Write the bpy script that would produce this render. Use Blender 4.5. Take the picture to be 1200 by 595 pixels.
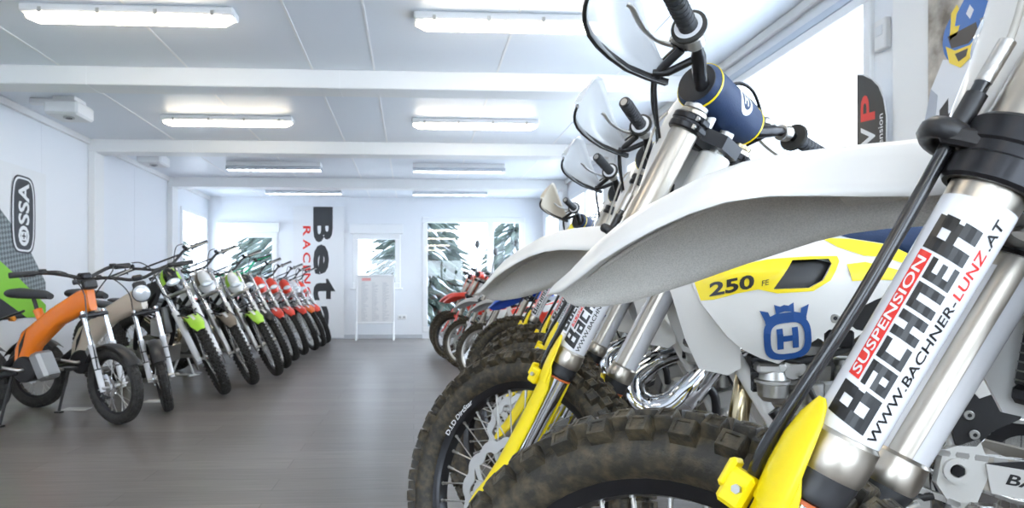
import bpy, bmesh, math, random
from math import sin, cos, pi, radians as R, atan2, sqrt
from mathutils import Vector as V, Matrix as M4, Quaternion
from mathutils.geometry import delaunay_2d_cdt

for o in list(bpy.data.objects): bpy.data.objects.remove(o)
SC = bpy.context.scene
COL = SC.collection

# ------------------------------------------------------------------ camera
cam_d = bpy.data.cameras.new('camera'); cam = bpy.data.objects.new('camera', cam_d); COL.objects.link(cam)
CAMZ = 0.826
cam.location = (0, 0, CAMZ); cam.rotation_euler = (R(90), 0, R(-2.9))
cam_d.sensor_width = 36; cam_d.lens = 790.8 / 1200 * 36
cam_d.shift_x = 75 / 1200; cam_d.shift_y = 47.5 / 1200
cam_d.clip_start = 0.02; cam_d.clip_end = 500
cam_d.dof.use_dof = True; cam_d.dof.focus_distance = 0.85; cam_d.dof.aperture_fstop = 14
SC.camera = cam

# ------------------------------------------------------------------ light and exposure
SKY_STRENGTH = 6.5
TUBE_STRENGTH = 15.0
SC.view_settings.view_transform = 'Standard'; SC.view_settings.look = 'None'
SC.view_settings.gamma = 1; SC.view_settings.use_curve_mapping = False
SC.view_settings.exposure = 0.42
w = bpy.data.worlds.new('sky'); SC.world = w; w.use_nodes = True
nt = w.node_tree; nt.nodes.clear()
out = nt.nodes.new('ShaderNodeOutputWorld'); bg = nt.nodes.new('ShaderNodeBackground')
tc = nt.nodes.new('ShaderNodeTexCoord'); sp = nt.nodes.new('ShaderNodeSeparateXYZ'); cr = nt.nodes.new('ShaderNodeValToRGB')
nt.links.new(tc.outputs['Generated'], sp.inputs[0]); nt.links.new(sp.outputs['Z'], cr.inputs[0])
cr.color_ramp.elements[0].position = 0.0; cr.color_ramp.elements[0].color = (.80, .90, 1, 1)
cr.color_ramp.elements[1].position = 0.6; cr.color_ramp.elements[1].color = (.86, .93, 1, 1)
nt.links.new(cr.outputs[0], bg.inputs['Color']); bg.inputs['Strength'].default_value = SKY_STRENGTH
nt.links.new(bg.outputs[0], out.inputs[0])

# ------------------------------------------------------------------ materials
MATS = {}
def mat(name, col, rough=.5, metal=0., coat=0., bump=None, noise=None, emit=0, spec=.5, aniso=0, alpha=1):
    """bump=(scale,strength) ; noise=(scale, colour2, lo, hi)"""
    if name in MATS: return MATS[name]
    m = bpy.data.materials.new(name); m.use_nodes = True; nt = m.node_tree; b = nt.nodes['Principled BSDF']
    b.inputs['Base Color'].default_value = (*col, 1); b.inputs['Roughness'].default_value = rough
    b.inputs['Metallic'].default_value = metal; b.inputs['Coat Weight'].default_value = coat
    b.inputs['Coat Roughness'].default_value = .08
    b.inputs['Specular IOR Level'].default_value = spec
    if alpha < 1: b.inputs['Alpha'].default_value = alpha
    tc = nt.nodes.new('ShaderNodeTexCoord')
    if noise:
        n = nt.nodes.new('ShaderNodeTexNoise'); n.inputs['Scale'].default_value = noise[0]; n.inputs['Detail'].default_value = 5
        r = nt.nodes.new('ShaderNodeValToRGB'); nt.links.new(tc.outputs['Object'], n.inputs['Vector']); nt.links.new(n.outputs[0], r.inputs[0])
        r.color_ramp.elements[0].position = noise[2]; r.color_ramp.elements[0].color = (*col, 1)
        r.color_ramp.elements[1].position = noise[3]; r.color_ramp.elements[1].color = (*noise[1], 1)
        nt.links.new(r.outputs[0], b.inputs['Base Color'])
    if bump:
        n = nt.nodes.new('ShaderNodeTexNoise'); n.inputs['Scale'].default_value = bump[0]; n.inputs['Detail'].default_value = 3
        bp = nt.nodes.new('ShaderNodeBump'); bp.inputs['Strength'].default_value = bump[1]; bp.inputs['Distance'].default_value = .002
        nt.links.new(tc.outputs['Object'], n.inputs['Vector']); nt.links.new(n.outputs[0], bp.inputs['Height'])
        nt.links.new(bp.outputs[0], b.inputs['Normal'])
    if emit:
        b.inputs['Emission Color'].default_value = (*col, 1); b.inputs['Emission Strength'].default_value = emit
    MATS[name] = m; return m

def glass(name, tint=(1, 1, 1), refl=.08, rough=.0):
    if name in MATS: return MATS[name]
    m = bpy.data.materials.new(name); m.use_nodes = True; nt = m.node_tree; nt.nodes.clear()
    o = nt.nodes.new('ShaderNodeOutputMaterial'); t = nt.nodes.new('ShaderNodeBsdfTransparent'); g = nt.nodes.new('ShaderNodeBsdfGlossy')
    t.inputs[0].default_value = (*tint, 1); g.inputs['Roughness'].default_value = rough
    mx = nt.nodes.new('ShaderNodeMixShader'); mx.inputs[0].default_value = refl
    nt.links.new(t.outputs[0], mx.inputs[1]); nt.links.new(g.outputs[0], mx.inputs[2]); nt.links.new(mx.outputs[0], o.inputs[0])
    MATS[name] = m; return m

def milky(name, col, amount):
    m = bpy.data.materials.new(name); m.use_nodes = True; nt = m.node_tree; b = nt.nodes['Principled BSDF']
    b.inputs['Base Color'].default_value = (*col, 1); b.inputs['Roughness'].default_value = .15
    b.inputs['Alpha'].default_value = amount; b.inputs['Coat Weight'].default_value = .3
    MATS[name] = m; return m

WHITE = mat('white_plastic', (.72, .705, .675), .32, coat=.25)
FENDW = mat('fender_plastic', (.70, .675, .63), .42, bump=(900, .35))
GREYP = mat('fender_underside', (.70, .67, .62), .6, bump=(700, .8), noise=(500, (.60, .575, .53), .4, .62))
YEL = mat('yellow_plastic', (.92, .72, .0), .35, coat=.2)
YELD = mat('yellow_decal', (.90, .80, .0), .3, coat=.2)
NAVY = mat('navy_foam', (.012, .035, .10), .6, bump=(300, .3))
BLUE = mat('logo_blue', (.015, .075, .27), .35)
BLK = mat('black_plastic', (.018, .018, .02), .38)
BLKG = mat('gloss_black', (.012, .012, .014), .18, coat=.4)
RUB = mat('rubber', (.022, .021, .019), .75, bump=(250, .5))
TYRE = mat('tyre_rubber', (.026, .023, .018), .55, bump=(180, .6), noise=(60, (.13, .10, .055), .42, .85))
TYRE2 = mat('clean_tyre_rubber', (.022, .021, .020), .7, noise=(30, (.045, .042, .038), .45, .8))
SIL = mat('satin_aluminium', (.52, .475, .41), .33, 1.0, bump=(40, .05))
ALU = mat('cast_aluminium', (.52, .51, .49), .36, 1.0, bump=(300, .25))
STEEL = mat('stainless', (.55, .54, .52), .32, 1.0)
DARKM = mat('dark_engine_metal', (.20, .195, .185), .42, 1.0, bump=(120, .4))
CHROME = mat('chrome', (.80, .81, .84), .06, 1.0)
GOLDT = mat('heat_tinted_steel', (.55, .46, .30), .22, 1.0)
BLKAL = mat('black_anodised', (.025, .025, .028), .28, .6)
WFRAME = mat('white_frame_paint', (.74, .73, .70), .3, coat=.3)
STICK = mat('white_sticker', (.78, .78, .80), .25, coat=.3)
INK = mat('black_ink', (.008, .008, .009), .3)
RED = mat('red_print', (.75, .03, .02), .35)
REDP = mat('red_plastic', (.80, .06, .03), .35, coat=.2)
ORA = mat('orange_paint', (.86, .20, .012), .25, coat=.4)
ORAP = mat('orange_plastic', (.90, .16, .02), .35, coat=.2)
BLUEP = mat('blue_plastic', (.02, .10, .60), .35, coat=.2)
LIME = mat('lime_plastic', (.42, .75, .06), .35, coat=.2)
BEIGE = mat('beige_paint', (.60, .52, .42), .35, coat=.2)
GREYL = mat('light_grey_plastic', (.42, .42, .42), .4)
LENS = mat('headlight_lens', (.75, .80, .85), .05, .3, coat=1)
RUBD = mat('grip_rubber', (.035, .037, .042), .65, bump=(200, .4))
GREENM = mat('green_anodised', (.03, .35, .20), .25, .8)
MILK = milky('clear_handguard', (.70, .72, .74), .62)

# ------------------------------------------------------------------ mesh builder
class MB:
    def __init__(s): s.v = []; s.f = []; s.m = []; s.sm = []; s.mats = []
    def mi(s, m):
        if m not in s.mats: s.mats.append(m)
        return s.mats.index(m)
    def add(s, vs, fs, m, smooth=True, T=None):
        o = len(s.v); k = s.mi(m)
        for p in vs: s.v.append(tuple(T @ V(p)) if T else tuple(p))
        for f in fs: s.f.append(tuple(i + o for i in f)); s.m.append(k); s.sm.append(smooth)
        return s
    def box(s, c, size, m, b=.0, Rm=None, smooth=False):
        a, bb, d = [x / 2 for x in size]; b = min(b, a * .9, bb * .9, d * .9) if b else 0
        c = V(c); Rm = Rm or M4.Identity(3)
        if not b:
            vs = [(x * a, y * bb, z * d) for x in (-1, 1) for y in (-1, 1) for z in (-1, 1)]
            fs = [(0, 1, 3, 2), (4, 6, 7, 5), (0, 4, 5, 1), (2, 3, 7, 6), (0, 2, 6, 4), (1, 5, 7, 3)]
        else:
            vs = []; idx = {}
            for x in (-1, 1):
                for y in (-1, 1):
                    for z in (-1, 1):
                        for ax in range(3):
                            p = [x * (a - b), y * (bb - b), z * (d - b)]; p[ax] = (x * a, y * bb, z * d)[ax]
                            idx[(x, y, z, ax)] = len(vs); vs.append(p)
            fs = []
            for ax in range(3):
                o = [i for i in range(3) if i != ax]
                for sg in (-1, 1):
                    q = []
                    for (p, r) in ((-1, -1), (1, -1), (1, 1), (-1, 1)):
                        k = [0, 0, 0]; k[ax] = sg; k[o[0]] = p; k[o[1]] = r; q.append(idx[(*k, ax)])
                    fs.append(q if (sg > 0) == (ax != 1) else q[::-1])
            for ax in range(3):
                o = [i for i in range(3) if i != ax]
                for p in (-1, 1):
                    for r in (-1, 1):
                        k0 = [0, 0, 0]; k1 = [0, 0, 0]; k0[ax] = -1; k1[ax] = 1
                        for k in (k0, k1): k[o[0]] = p; k[o[1]] = r
                        q = [idx[(*k0, o[0])], idx[(*k1, o[0])], idx[(*k1, o[1])], idx[(*k0, o[1])]]
                        fs.append(q)
            for x in (-1, 1):
                for y in (-1, 1):
                    for z in (-1, 1): fs.append([idx[(x, y, z, i)] for i in range(3)])
        return s.add([tuple(c + Rm @ V(p)) for p in vs], fs, m, smooth)
    def tube(s, pts, r, m, seg=12, closed=False, cap=True, smooth=True, flat=None):
        """flat: (axis Vector, factor) squashes the section along an axis"""
        P = [V(p) for p in pts]; n = len(P); rr = r if isinstance(r, (list, tuple)) else [r] * n
        T = []
        for i in range(n):
            if closed: t = P[(i + 1) % n] - P[i - 1]
            else: t = P[min(i + 1, n - 1)] - P[max(i - 1, 0)]
            T.append(t.normalized())
        up = V((0, 0, 1)) if abs(T[0].z) < .9 else V((1, 0, 0))
        N = (up - T[0] * up.dot(T[0])).normalized(); vs = []
        for i in range(n):
            if i:
                q = T[i - 1].rotation_difference(T[i]); N = q @ N; N = (N - T[i] * N.dot(T[i])).normalized()
            B = T[i].cross(N)
            for k in range(seg):
                a = 2 * pi * k / seg; d = (N * cos(a) + B * sin(a)) * rr[i]
                if flat: d -= flat[0] * d.dot(flat[0]) * (1 - flat[1])
                vs.append(tuple(P[i] + d))
        fs = []
        for i in range(n if closed else n - 1):
            j = (i + 1) % n
            for k in range(seg): l = (k + 1) % seg; fs.append((i * seg + k, i * seg + l, j * seg + l, j * seg + k))
        s.add(vs, fs, m, smooth)
        if cap and not closed:
            s.add([vs[k] for k in range(seg)][::-1], [tuple(range(seg))], m, False)
            s.add([vs[(n - 1) * seg + k] for k in range(seg)], [tuple(range(seg))], m, False)
        return s
    def lathe(s, prof, m, o=(0, 0, 0), ax=(0, 1, 0), seg=32, closed=False, smooth=True, a0=0, a1=2 * pi):
        """prof: list of (h, r) along axis; sharp corners kept by splitting when smooth"""
        ax = V(ax).normalized(); up = V((0, 0, 1)) if abs(ax.z) < .9 else V((1, 0, 0))
        N = (up - ax * up.dot(ax)).normalized(); B = ax.cross(N); o = V(o); full = abs(a1 - a0 - 2 * pi) < 1e-6
        ns = seg if full else seg + 1
        def ring(h, r): return [tuple(o + ax * h + (N * cos(a0 + (a1 - a0) * k / seg) + B * sin(a0 + (a1 - a0) * k / seg)) * r) for k in range(ns)]
        pr = list(prof) + ([prof[0]] if closed else [])
        # group into smooth runs
        runs = []; cur = [pr[0]]
        for i in range(1, len(pr)):
            cur.append(pr[i])
            if i < len(pr) - 1:
                d0 = V((pr[i][0] - pr[i - 1][0], pr[i][1] - pr[i - 1][1])); d1 = V((pr[i + 1][0] - pr[i][0], pr[i + 1][1] - pr[i][1]))
                if d0.length > 1e-7 and d1.length > 1e-7 and d0.angle(d1) > R(35): runs.append(cur); cur = [pr[i]]
        runs.append(cur)
        for run in runs:
            vs = []; [vs.extend(ring(*p)) for p in run]; fs = []
            for i in range(len(run) - 1):
                for k in range(seg):
                    l = (k + 1) % ns; fs.append((i * ns + k, i * ns + l, (i + 1) * ns + l, (i + 1) * ns + k))
            s.add(vs, fs, m, smooth)
        return s
    def cyl(s, p0, p1, r, m, seg=20, r1=None, bev=0):
        p0 = V(p0); p1 = V(p1); L = (p1 - p0).length; r1 = r if r1 is None else r1
        b = min(bev, L * .4) if bev else 0
        pr = [(0, 0), (0, r - b), (b, r), (L - b, r1), (L, r1 - b), (L, 0)] if b else [(0, 0), (0, r), (L, r1), (L, 0)]
        return s.lathe(pr, m, p0, p1 - p0, seg)
    def hexb(s, p0, p1, r, m):
        return s.cyl(p0, p1, r, m, 6)
    def loft(s, loops, m, closed=True, cap=True, smooth=True, matf=None):
        n = len(loops[0]); vs = [p for l in loops for p in l]; fs = []; fm = []
        for i in range(len(loops) - 1):
            for k in range(n if closed else n - 1):
                l = (k + 1) % n; f = (i * n + k, i * n + l, (i + 1) * n + l, (i + 1) * n + k)
                if matf: s_m = matf(i, k); fm.append(s_m)
                fs.append(f)
        if matf:
            base = len(s.v); s.v.extend(tuple(p) for p in vs)
            for f, mm in zip(fs, fm): s.f.append(tuple(i + base for i in f)); s.m.append(s.mi(mm)); s.sm.append(smooth)
        else: s.add(vs, fs, m, smooth)
        if cap and closed:
            s.add(list(loops[0])[::-1], [tuple(range(n))], m, False); s.add(list(loops[-1]), [tuple(range(n))], m, False)
        return s
    def prism(s, poly, fn, h0, h1, m, bev=0):
        """poly 2D, fn(u,v,h)->3D, extruded from h0 to h1"""
        n = len(poly)
        a = [fn(u, v_, h0) for u, v_ in poly]; b = [fn(u, v_, h1) for u, v_ in poly]
        s.add(a + b, [tuple(range(n))[::-1], tuple(range(n, 2 * n))], m, False)
        s.add(a + b, [(i, (i + 1) % n, (i + 1) % n + n, i + n) for i in range(n)], m, False)
        return s
    def panel(s, poly, yf, th, m, sg=1, grid=.02, off=0, holes=()):
        """thin curved side panel: poly in (x,z), outer surface y=sg*(yf(x,z)+off)"""
        pts, fs = fill2d(poly, grid, holes)
        n = len(pts)
        o = [(x, sg * (yf(x, z) + off), z) for x, z in pts]; i_ = [(x, sg * (yf(x, z) + off - th), z) for x, z in pts]
        s.add(o, fs, m, True); s.add(i_, [f[::-1] for f in fs], m, True)
        e = {}
        for f in fs:
            for k in range(len(f)):
                a, b = f[k], f[(k + 1) % len(f)]
                if (b, a) in e: del e[(b, a)]
                else: e[(a, b)] = 1
        for a, b in e: s.add([o[a], o[b], i_[b], i_[a]], [(0, 1, 2, 3)], m, False)
        return s
    def text(s, tx, m, fn):
        vs, fs = tx
        return s.add([fn(x, y) for x, y in vs], fs, m, False)
    def mesh(s, name):
        me = bpy.data.meshes.new(name); me.from_pydata(s.v, [], s.f)
        for mm in s.mats: me.materials.append(mm)
        me.polygons.foreach_set('material_index', s.m); me.polygons.foreach_set('use_smooth', s.sm)
        bm = bmesh.new(); bm.from_mesh(me); bmesh.ops.remove_doubles(bm, verts=bm.verts, dist=1e-7) if False else None
        bmesh.ops.recalc_face_normals(bm, faces=bm.faces); bm.to_mesh(me); bm.free()
        me.update(); return me
    def build(s, name, parent=None, mtx=None):
        o = bpy.data.objects.new(name, s.mesh(name)); COL.objects.link(o)
        if parent: o.parent = parent
        if mtx: o.matrix_basis = mtx
        return o

def inside(p, poly):
    c = False; n = len(poly); x, y = p
    for i in range(n):
        x0, y0 = poly[i]; x1, y1 = poly[i - 1]
        if (y0 > y) != (y1 > y) and x < (x1 - x0) * (y - y0) / (y1 - y0) + x0: c = not c
    return c
def segdist(p, a, b):
    p = V(p); a = V(a); b = V(b); d = b - a; t = max(0, min(1, (p - a).dot(d) / max(d.length_squared, 1e-12))); return (p - a - d * t).length
def fill2d(poly, grid, holes=()):
    P = []; E = []
    for lp in [poly] + list(holes):
        q = []
        for i in range(len(lp)):
            a = V(lp[i]); b = V(lp[(i + 1) % len(lp)]); k = max(1, int((b - a).length / grid))
            for j in range(k): q.append(a + (b - a) * j / k)
        o = len(P); P += q; E += [(o + i, o + (i + 1) % len(q)) for i in range(len(q))]
    x0 = min(p[0] for p in poly); x1 = max(p[0] for p in poly); z0 = min(p[1] for p in poly); z1 = max(p[1] for p in poly)
    i = 0
    x = x0 + grid / 2
    while x < x1:
        z = z0 + grid / 2
        while z < z1:
            if inside((x, z), poly) and min(segdist((x, z), poly[k - 1], poly[k]) for k in range(len(poly))) > grid * .35 and not any(inside((x, z), h) for h in holes):
                P.append(V((x, z)))
            z += grid
        x += grid
    vs, _, fs, *_ = delaunay_2d_cdt([V((p[0], p[1])) for p in P], E, [], 1, 1e-6)
    out = []
    for f in fs:
        c = sum((vs[i] for i in f), V((0, 0))) / len(f)
        if inside(c, poly) and not any(inside(c, h) for h in holes): out.append(tuple(f))
    return [tuple(v) for v in vs], out

TXT = {}
def txt(st, size=1., bold=0., shear=0., wx=1., cut=0., align='LEFT', spacing=1.):
    """flat text as (verts2d, faces); size = capital height"""
    key = (st, size, bold, shear, wx, cut, align, spacing)
    if key in TXT: return TXT[key]
    c = bpy.data.curves.new('t', 'FONT'); c.body = st; c.size = size / .70; c.offset = bold * size; c.shear = 0
    c.align_x = align; c.space_character = spacing; c.resolution_u = 3
    o = bpy.data.objects.new('t', c); me = bpy.data.meshes.new_from_object(o)
    if cut:
        bm = bmesh.new(); bm.from_mesh(me); y = -size * .3
        while y < size * 1.1:
            bmesh.ops.bisect_plane(bm, geom=bm.verts[:] + bm.edges[:] + bm.faces[:], plane_co=(0, y, 0), plane_no=(0, 1, 0)); y += cut
        bm.to_mesh(me); bm.free()
    vs = [(v.co.x * wx + v.co.y * shear, v.co.y) for v in me.vertices]; fs = [tuple(p.vertices) for p in me.polygons]
    bpy.data.objects.remove(o); bpy.data.curves.remove(c); bpy.data.meshes.remove(me)
    TXT[key] = (vs, fs); return TXT[key]
def tw(t): return max(p[0] for p in t[0]) if t[0] else 0
def rects(rs, cut=0):
    """list of (x0,y0,x1,y1) -> text-like geometry"""
    vs = []; fs = []
    for x0, y0, x1, y1 in rs:
        n = max(1, int((y1 - y0) / cut)) if cut else 1
        for i in range(n):
            a = y0 + (y1 - y0) * i / n; b = y0 + (y1 - y0) * (i + 1) / n; o = len(vs)
            vs += [(x0, a), (x1, a), (x1, b), (x0, b)]; fs.append((o, o + 1, o + 2, o + 3))
    return vs, fs

def tag(o, label=None, cat=None, group=None, kind=None):
    if label: o['label'] = label
    if cat: o['category'] = cat
    if group: o['group'] = group
    if kind: o['kind'] = kind
    return o
def empty(name, label, cat, loc=(0, 0, 0), rot=(0, 0, 0), group=None):
    o = bpy.data.objects.new(name, None); COL.objects.link(o); o.empty_display_size = .1
    o.location = loc; o.rotation_euler = rot
    return tag(o, label, cat, group)
def thing(mb, name, label, cat, group=None): return tag(mb.build(name), label, cat, group)
def struct(mb, name): return tag(mb.build(name), kind='structure')
def copy_tree(o, parent=None):
    c = o.copy(); COL.objects.link(c); c.parent = parent
    for ch in list(o.children): copy_tree(ch, c)
    return c
def quad(mb, p, m): mb.add(p, [(0, 1, 2, 3)], m, False)
def lerp(a, b, t): return a + (b - a) * t
def interp(xs, ys, x):
    if x <= xs[0]: return ys[0]
    for i in range(1, len(xs)):
        if x <= xs[i]: return lerp(ys[i - 1], ys[i], (x - xs[i - 1]) / (xs[i] - xs[i - 1]))
    return ys[-1]
def spline(pts, n=6):
    """catmull-rom through 3D points"""
    P = [V(p) for p in pts]; o = []
    for i in range(len(P) - 1):
        a = P[max(i - 1, 0)]; b = P[i]; c = P[i + 1]; d = P[min(i + 2, len(P) - 1)]
        for k in range(n):
            t = k / n; o.append(.5 * ((2 * b) + (c - a) * t + (2 * a - 5 * b + 4 * c - d) * t * t + (3 * b - a - 3 * c + d) * t ** 3))
    o.append(P[-1]); return o

# ================================================================== THE ROOM
XL, XR, Y0, Y1, H = -3.80, 2.44, -2.50, 12.70, 2.645
BEAMS = [2.98, 5.50, 8.08, 10.62]
def room():
    WALLM = mat('wall_panel_white', (.84, .86, .89), .5)
    CEIL = mat('ceiling_panel_white', (.80, .84, .89), .36)
    BEAMM = mat('beam_white', (.85, .85, .84), .4)
    FRAME = mat('window_frame_white', (.86, .87, .88), .35)
    SEAM = mat('seam_white', (.90, .90, .90), .4)
    PANE = glass('window_glass', (.97, .985, 1), .06)
    # floor with planks
    fm = bpy.data.materials.new('vinyl_plank_floor'); fm.use_nodes = True; nt = fm.node_tree; b = nt.nodes['Principled BSDF']
    tc = nt.nodes.new('ShaderNodeTexCoord'); mp = nt.nodes.new('ShaderNodeMapping'); br = nt.nodes.new('ShaderNodeTexBrick')
    nt.links.new(tc.outputs['Object'], mp.inputs[0]); nt.links.new(mp.outputs[0], br.inputs[0])
    br.inputs['Scale'].default_value = 1; br.inputs['Brick Width'].default_value = 1.2; br.inputs['Row Height'].default_value = .18
    br.inputs['Mortar Size'].default_value = .0015; br.inputs['Color1'].default_value = (.135, .122, .114, 1); br.inputs['Color2'].default_value = (.185, .168, .158, 1)
    br.inputs['Mortar'].default_value = (.05, .045, .042, 1); br.inputs['Bias'].default_value = 0
    mp2 = nt.nodes.new('ShaderNodeMapping'); mp2.inputs['Scale'].default_value = (1.2, 22, 1); nz = nt.nodes.new('ShaderNodeTexNoise'); nz.inputs['Scale'].default_value = 3; nz.inputs['Detail'].default_value = 8
    nt.links.new(tc.outputs['Object'], mp2.inputs[0]); nt.links.new(mp2.outputs[0], nz.inputs['Vector'])
    mx = nt.nodes.new('ShaderNodeMixRGB'); mx.blend_type = 'MULTIPLY'; mx.inputs[0].default_value = .75
    rp = nt.nodes.new('ShaderNodeValToRGB'); rp.color_ramp.elements[0].position = .3; rp.color_ramp.elements[0].color = (.62, .60, .58, 1); rp.color_ramp.elements[1].position = .7; rp.color_ramp.elements[1].color = (1.15, 1.12, 1.1, 1)
    nt.links.new(nz.outputs[0], rp.inputs[0]); nt.links.new(br.outputs['Color'], mx.inputs[1]); nt.links.new(rp.outputs[0], mx.inputs[2])
    nt.links.new(mx.outputs[0], b.inputs['Base Color']); b.inputs['Roughness'].default_value = .33; b.inputs['Specular IOR Level'].default_value = .55
    bp = nt.nodes.new('ShaderNodeBump'); bp.inputs['Strength'].default_value = .25; bp.inputs['Distance'].default_value = .001
    nt.links.new(nz.outputs[0], bp.inputs['Height']); nt.links.new(bp.outputs[0], b.inputs['Normal'])
    mb = MB(); mb.box(((XL + XR) / 2, (Y0 + Y1) / 2, -.05), (XR - XL + .3, Y1 - Y0 + .3, .1), fm); struct(mb, 'floor')
    mb = MB(); mb.box(((XL + XR) / 2, (Y0 + Y1) / 2, H + .06), (XR - XL + .3, Y1 - Y0 + .3, .12), CEIL); struct(mb, 'ceiling')

    def wall(name, axis, pos, a0, a1, thick, holes):
        """axis 'x': wall plane at x=pos running along y; holes (a,b,z0,z1)"""
        mb = MB()
        def blk(a, b, z0, z1):
            if b - a < 1e-4 or z1 - z0 < 1e-4: return
            if axis == 'x': mb.box((pos + thick / 2, (a + b) / 2, (z0 + z1) / 2), (abs(thick), b - a, z1 - z0), WALLM)
            else: mb.box(((a + b) / 2, pos + thick / 2, (z0 + z1) / 2), (b - a, abs(thick), z1 - z0), WALLM)
        hs = sorted(holes); a = a0
        for h in hs:
            blk(a, h[0], 0, H); blk(h[0], h[1], 0, h[2]); blk(h[0], h[1], h[3], H); a = h[1]
        blk(a, a1, 0, H)
        # thin vertical panel joints, part of the wall's surface
        y = a0 + .55
        while y < a1:
            if not any(h[0] - .06 < y < h[1] + .06 for h in hs):
                s = -.002 if thick > 0 else .002
                if axis == 'x': mb.box((pos + s / 2, y, H / 2), (.002, .012, H), WALLM)
                else: mb.box((y, pos + s / 2, H / 2), (.012, .002, H), WALLM)
            y += 1.15
        return struct(mb, name)
    winR = [(-1.9, 1.9, .55, 2.43), (3.46, 5.25, .55, 2.45), (5.85, 7.60, .75, 2.35), (8.45, 10.40, .75, 2.35), (10.95, 12.3, .75, 2.3)]  # first opening, beside and behind the camera, is unseen, added for daylight
    winL = [(11.20, 12.58, .55, 2.27)]
    winB = [(-3.58, -2.54, .75, 1.98), (-1.14, -.25, .95, 1.96), (.16, 2.10, .12, 2.28)]
    addedWinF = [(-3.2, -.6, .5, 2.35), (.2, 2.1, .05, 2.3)]  # unseen openings behind the camera, added to let in extra daylight
    wall('wall_right', 'x', XR, Y0 - .15, Y1 + .15, .15, winR)
    wall('wall_left', 'x', XL, Y0 - .15, Y1 + .15, -.15, winL)
    wall('wall_back', 'y', Y1, XL, XR, .15, winB)
    wall('wall_front', 'y', Y0, XL, XR, -.15, addedWinF)

    n = [0]
    def window(axis, pos, sgn, h, fw=.07, mull=(), trans=(), box=False, door=False):
        n[0] += 1
        a, b, z0, z1 = h; mb = MB(); d = .09
        def bx(p0, p1, q0, q1, dd=d, off=0):
            c = pos + sgn * (dd / 2 - .025 + off)
            if axis == 'x': mb.box((c, (p0 + p1) / 2, (q0 + q1) / 2), (dd, p1 - p0, q1 - q0), FRAME, .006)
            else: mb.box(((p0 + p1) / 2, c, (q0 + q1) / 2), (p1 - p0, dd, q1 - q0), FRAME, .006)
        bx(a, b, z0, z0 + fw); bx(a, b, z1 - fw, z1); bx(a, a + fw, z0 + fw, z1 - fw); bx(b - fw, b, z0 + fw, z1 - fw)
        for x in mull: bx(x - fw * .6, x + fw * .6, z0 + fw, z1 - fw)
        for z in trans: bx(a, b, z - fw * .5, z + fw * .5)
        o = struct(mb, 'door_1' if door else 'window_%d' % n[0])
        g = MB(); c = pos + sgn * .03
        if axis == 'x': g.box((c, (a + b) / 2, (z0 + z1) / 2), (.006, b - a - fw, z1 - z0 - fw), PANE)
        else: g.box(((a + b) / 2, c, (z0 + z1) / 2), (b - a - fw, .006, z1 - z0 - fw), PANE)
        g.build('window_pane', o)
        if box:
            k = MB(); q = pos - sgn * .045
            if axis == 'x': k.box((q, (a + b) / 2, z1 + .09), (.09, b - a + .1, .18), FRAME, .01)
            else: k.box(((a + b) / 2, q, z1 + .09), (b - a + .1, .09, .18), FRAME, .01)
            k.build('shutter_box', o)
        k = MB(); q = pos - sgn * .04
        if z0 > .3:
            if axis == 'x': k.box((q, (a + b) / 2, z0 - .015), (.09, b - a + .08, .03), FRAME, .006)
            else: k.box(((a + b) / 2, q, z0 - .015), (b - a + .08, .09, .03), FRAME, .006)
            k.build('window_sill', o)
        return o
    window('x', XR, 1, winR[0], mull=(0,)); window('x', XR, 1, winR[1], fw=.06)  # the mullioned one is the unseen added window
    for h in winR[2:]: window('x', XR, 1, h, mull=((h[0] + h[1]) / 2,))
    window('x', XL, -1, winL[0], mull=(11.95,))
    window('y', Y1, 1, winB[0], box=True, fw=.09); window('y', Y1, 1, winB[1], box=True, fw=.10)
    window('y', Y1, 1, winB[2], fw=.10, door=True, mull=(1.45,))
    window('y', Y0, -1, addedWinF[0], mull=(-1.9,)); window('y', Y0, -1, addedWinF[1], mull=(1.15,))  # both unseen, added as extra daylight sources
    # handle on the back window
    # ceiling beams and pilasters
    t = [0]
    def trim(mb): t[0] += 1; return struct(mb, 'trim_%d' % t[0])
    for y in [0.18] + BEAMS:
        mb = MB(); mb.box(((XL + XR) / 2, y + .12, H - .075), (XR - XL, .24, .15), BEAMM, .006)
        for x in (-2.6, -.6, 1.4): mb.box((x, y + .12, H - .0755), (.004, .243, .152), SEAM)
        trim(mb)
        for sx, x in ((1, XL), (-1, XR)):
            mb = MB(); mb.box((x + sx * .04, y + .12, (H - .15) / 2), (.08, .24, H - .15), BEAMM, .006); trim(mb)
    ys = [Y0, .18] + BEAMS + [Y1]
    for i in range(len(ys) - 1):
        a = ys[i] + (.24 if i else 0); b = ys[i + 1]
        for x in (-2.81, -1.81, -.82, -.32, .68, 1.68):
            mb = MB(); mb.box((x, (a + b) / 2, H - .002), (.016, b - a, .004), SEAM); trim(mb)
    # cornice strips along the side walls
    for x, s in ((XL, 1), (XR, -1)):
        mb = MB(); mb.box((x + s * .02, (Y0 + Y1) / 2, H - .035), (.04, Y1 - Y0, .07), BEAMM, .008); trim(mb)
    mb = MB(); mb.box((XR - .01, 4.36, 2.475), (.03, 1.85, .05), mat('grey_shutter_rail', (.55, .6, .68), .3, .2), .004); trim(mb)
    for nm, c, s in (('left', (XL + .008, (Y0 + Y1) / 2, .04), (.016, Y1 - Y0, .08)), ('right', (XR - .008, (Y0 + Y1) / 2, .04), (.016, Y1 - Y0, .08)),
                     ('back', ((XL + .16) / 2, Y1 - .008, .04), (.16 - XL, .016, .08))):
        mb = MB(); mb.box(c, s, mat('baseboard_grey', (.55, .57, .60), .4), .003); struct(mb, 'baseboard_' + nm)
    # outside: snow and wooded slope
    SNOW = mat('snow', (.86, .90, .95), .7, noise=(.35, (.62, .72, .84), .45, .75))
    mb = MB(); N = 40
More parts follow.
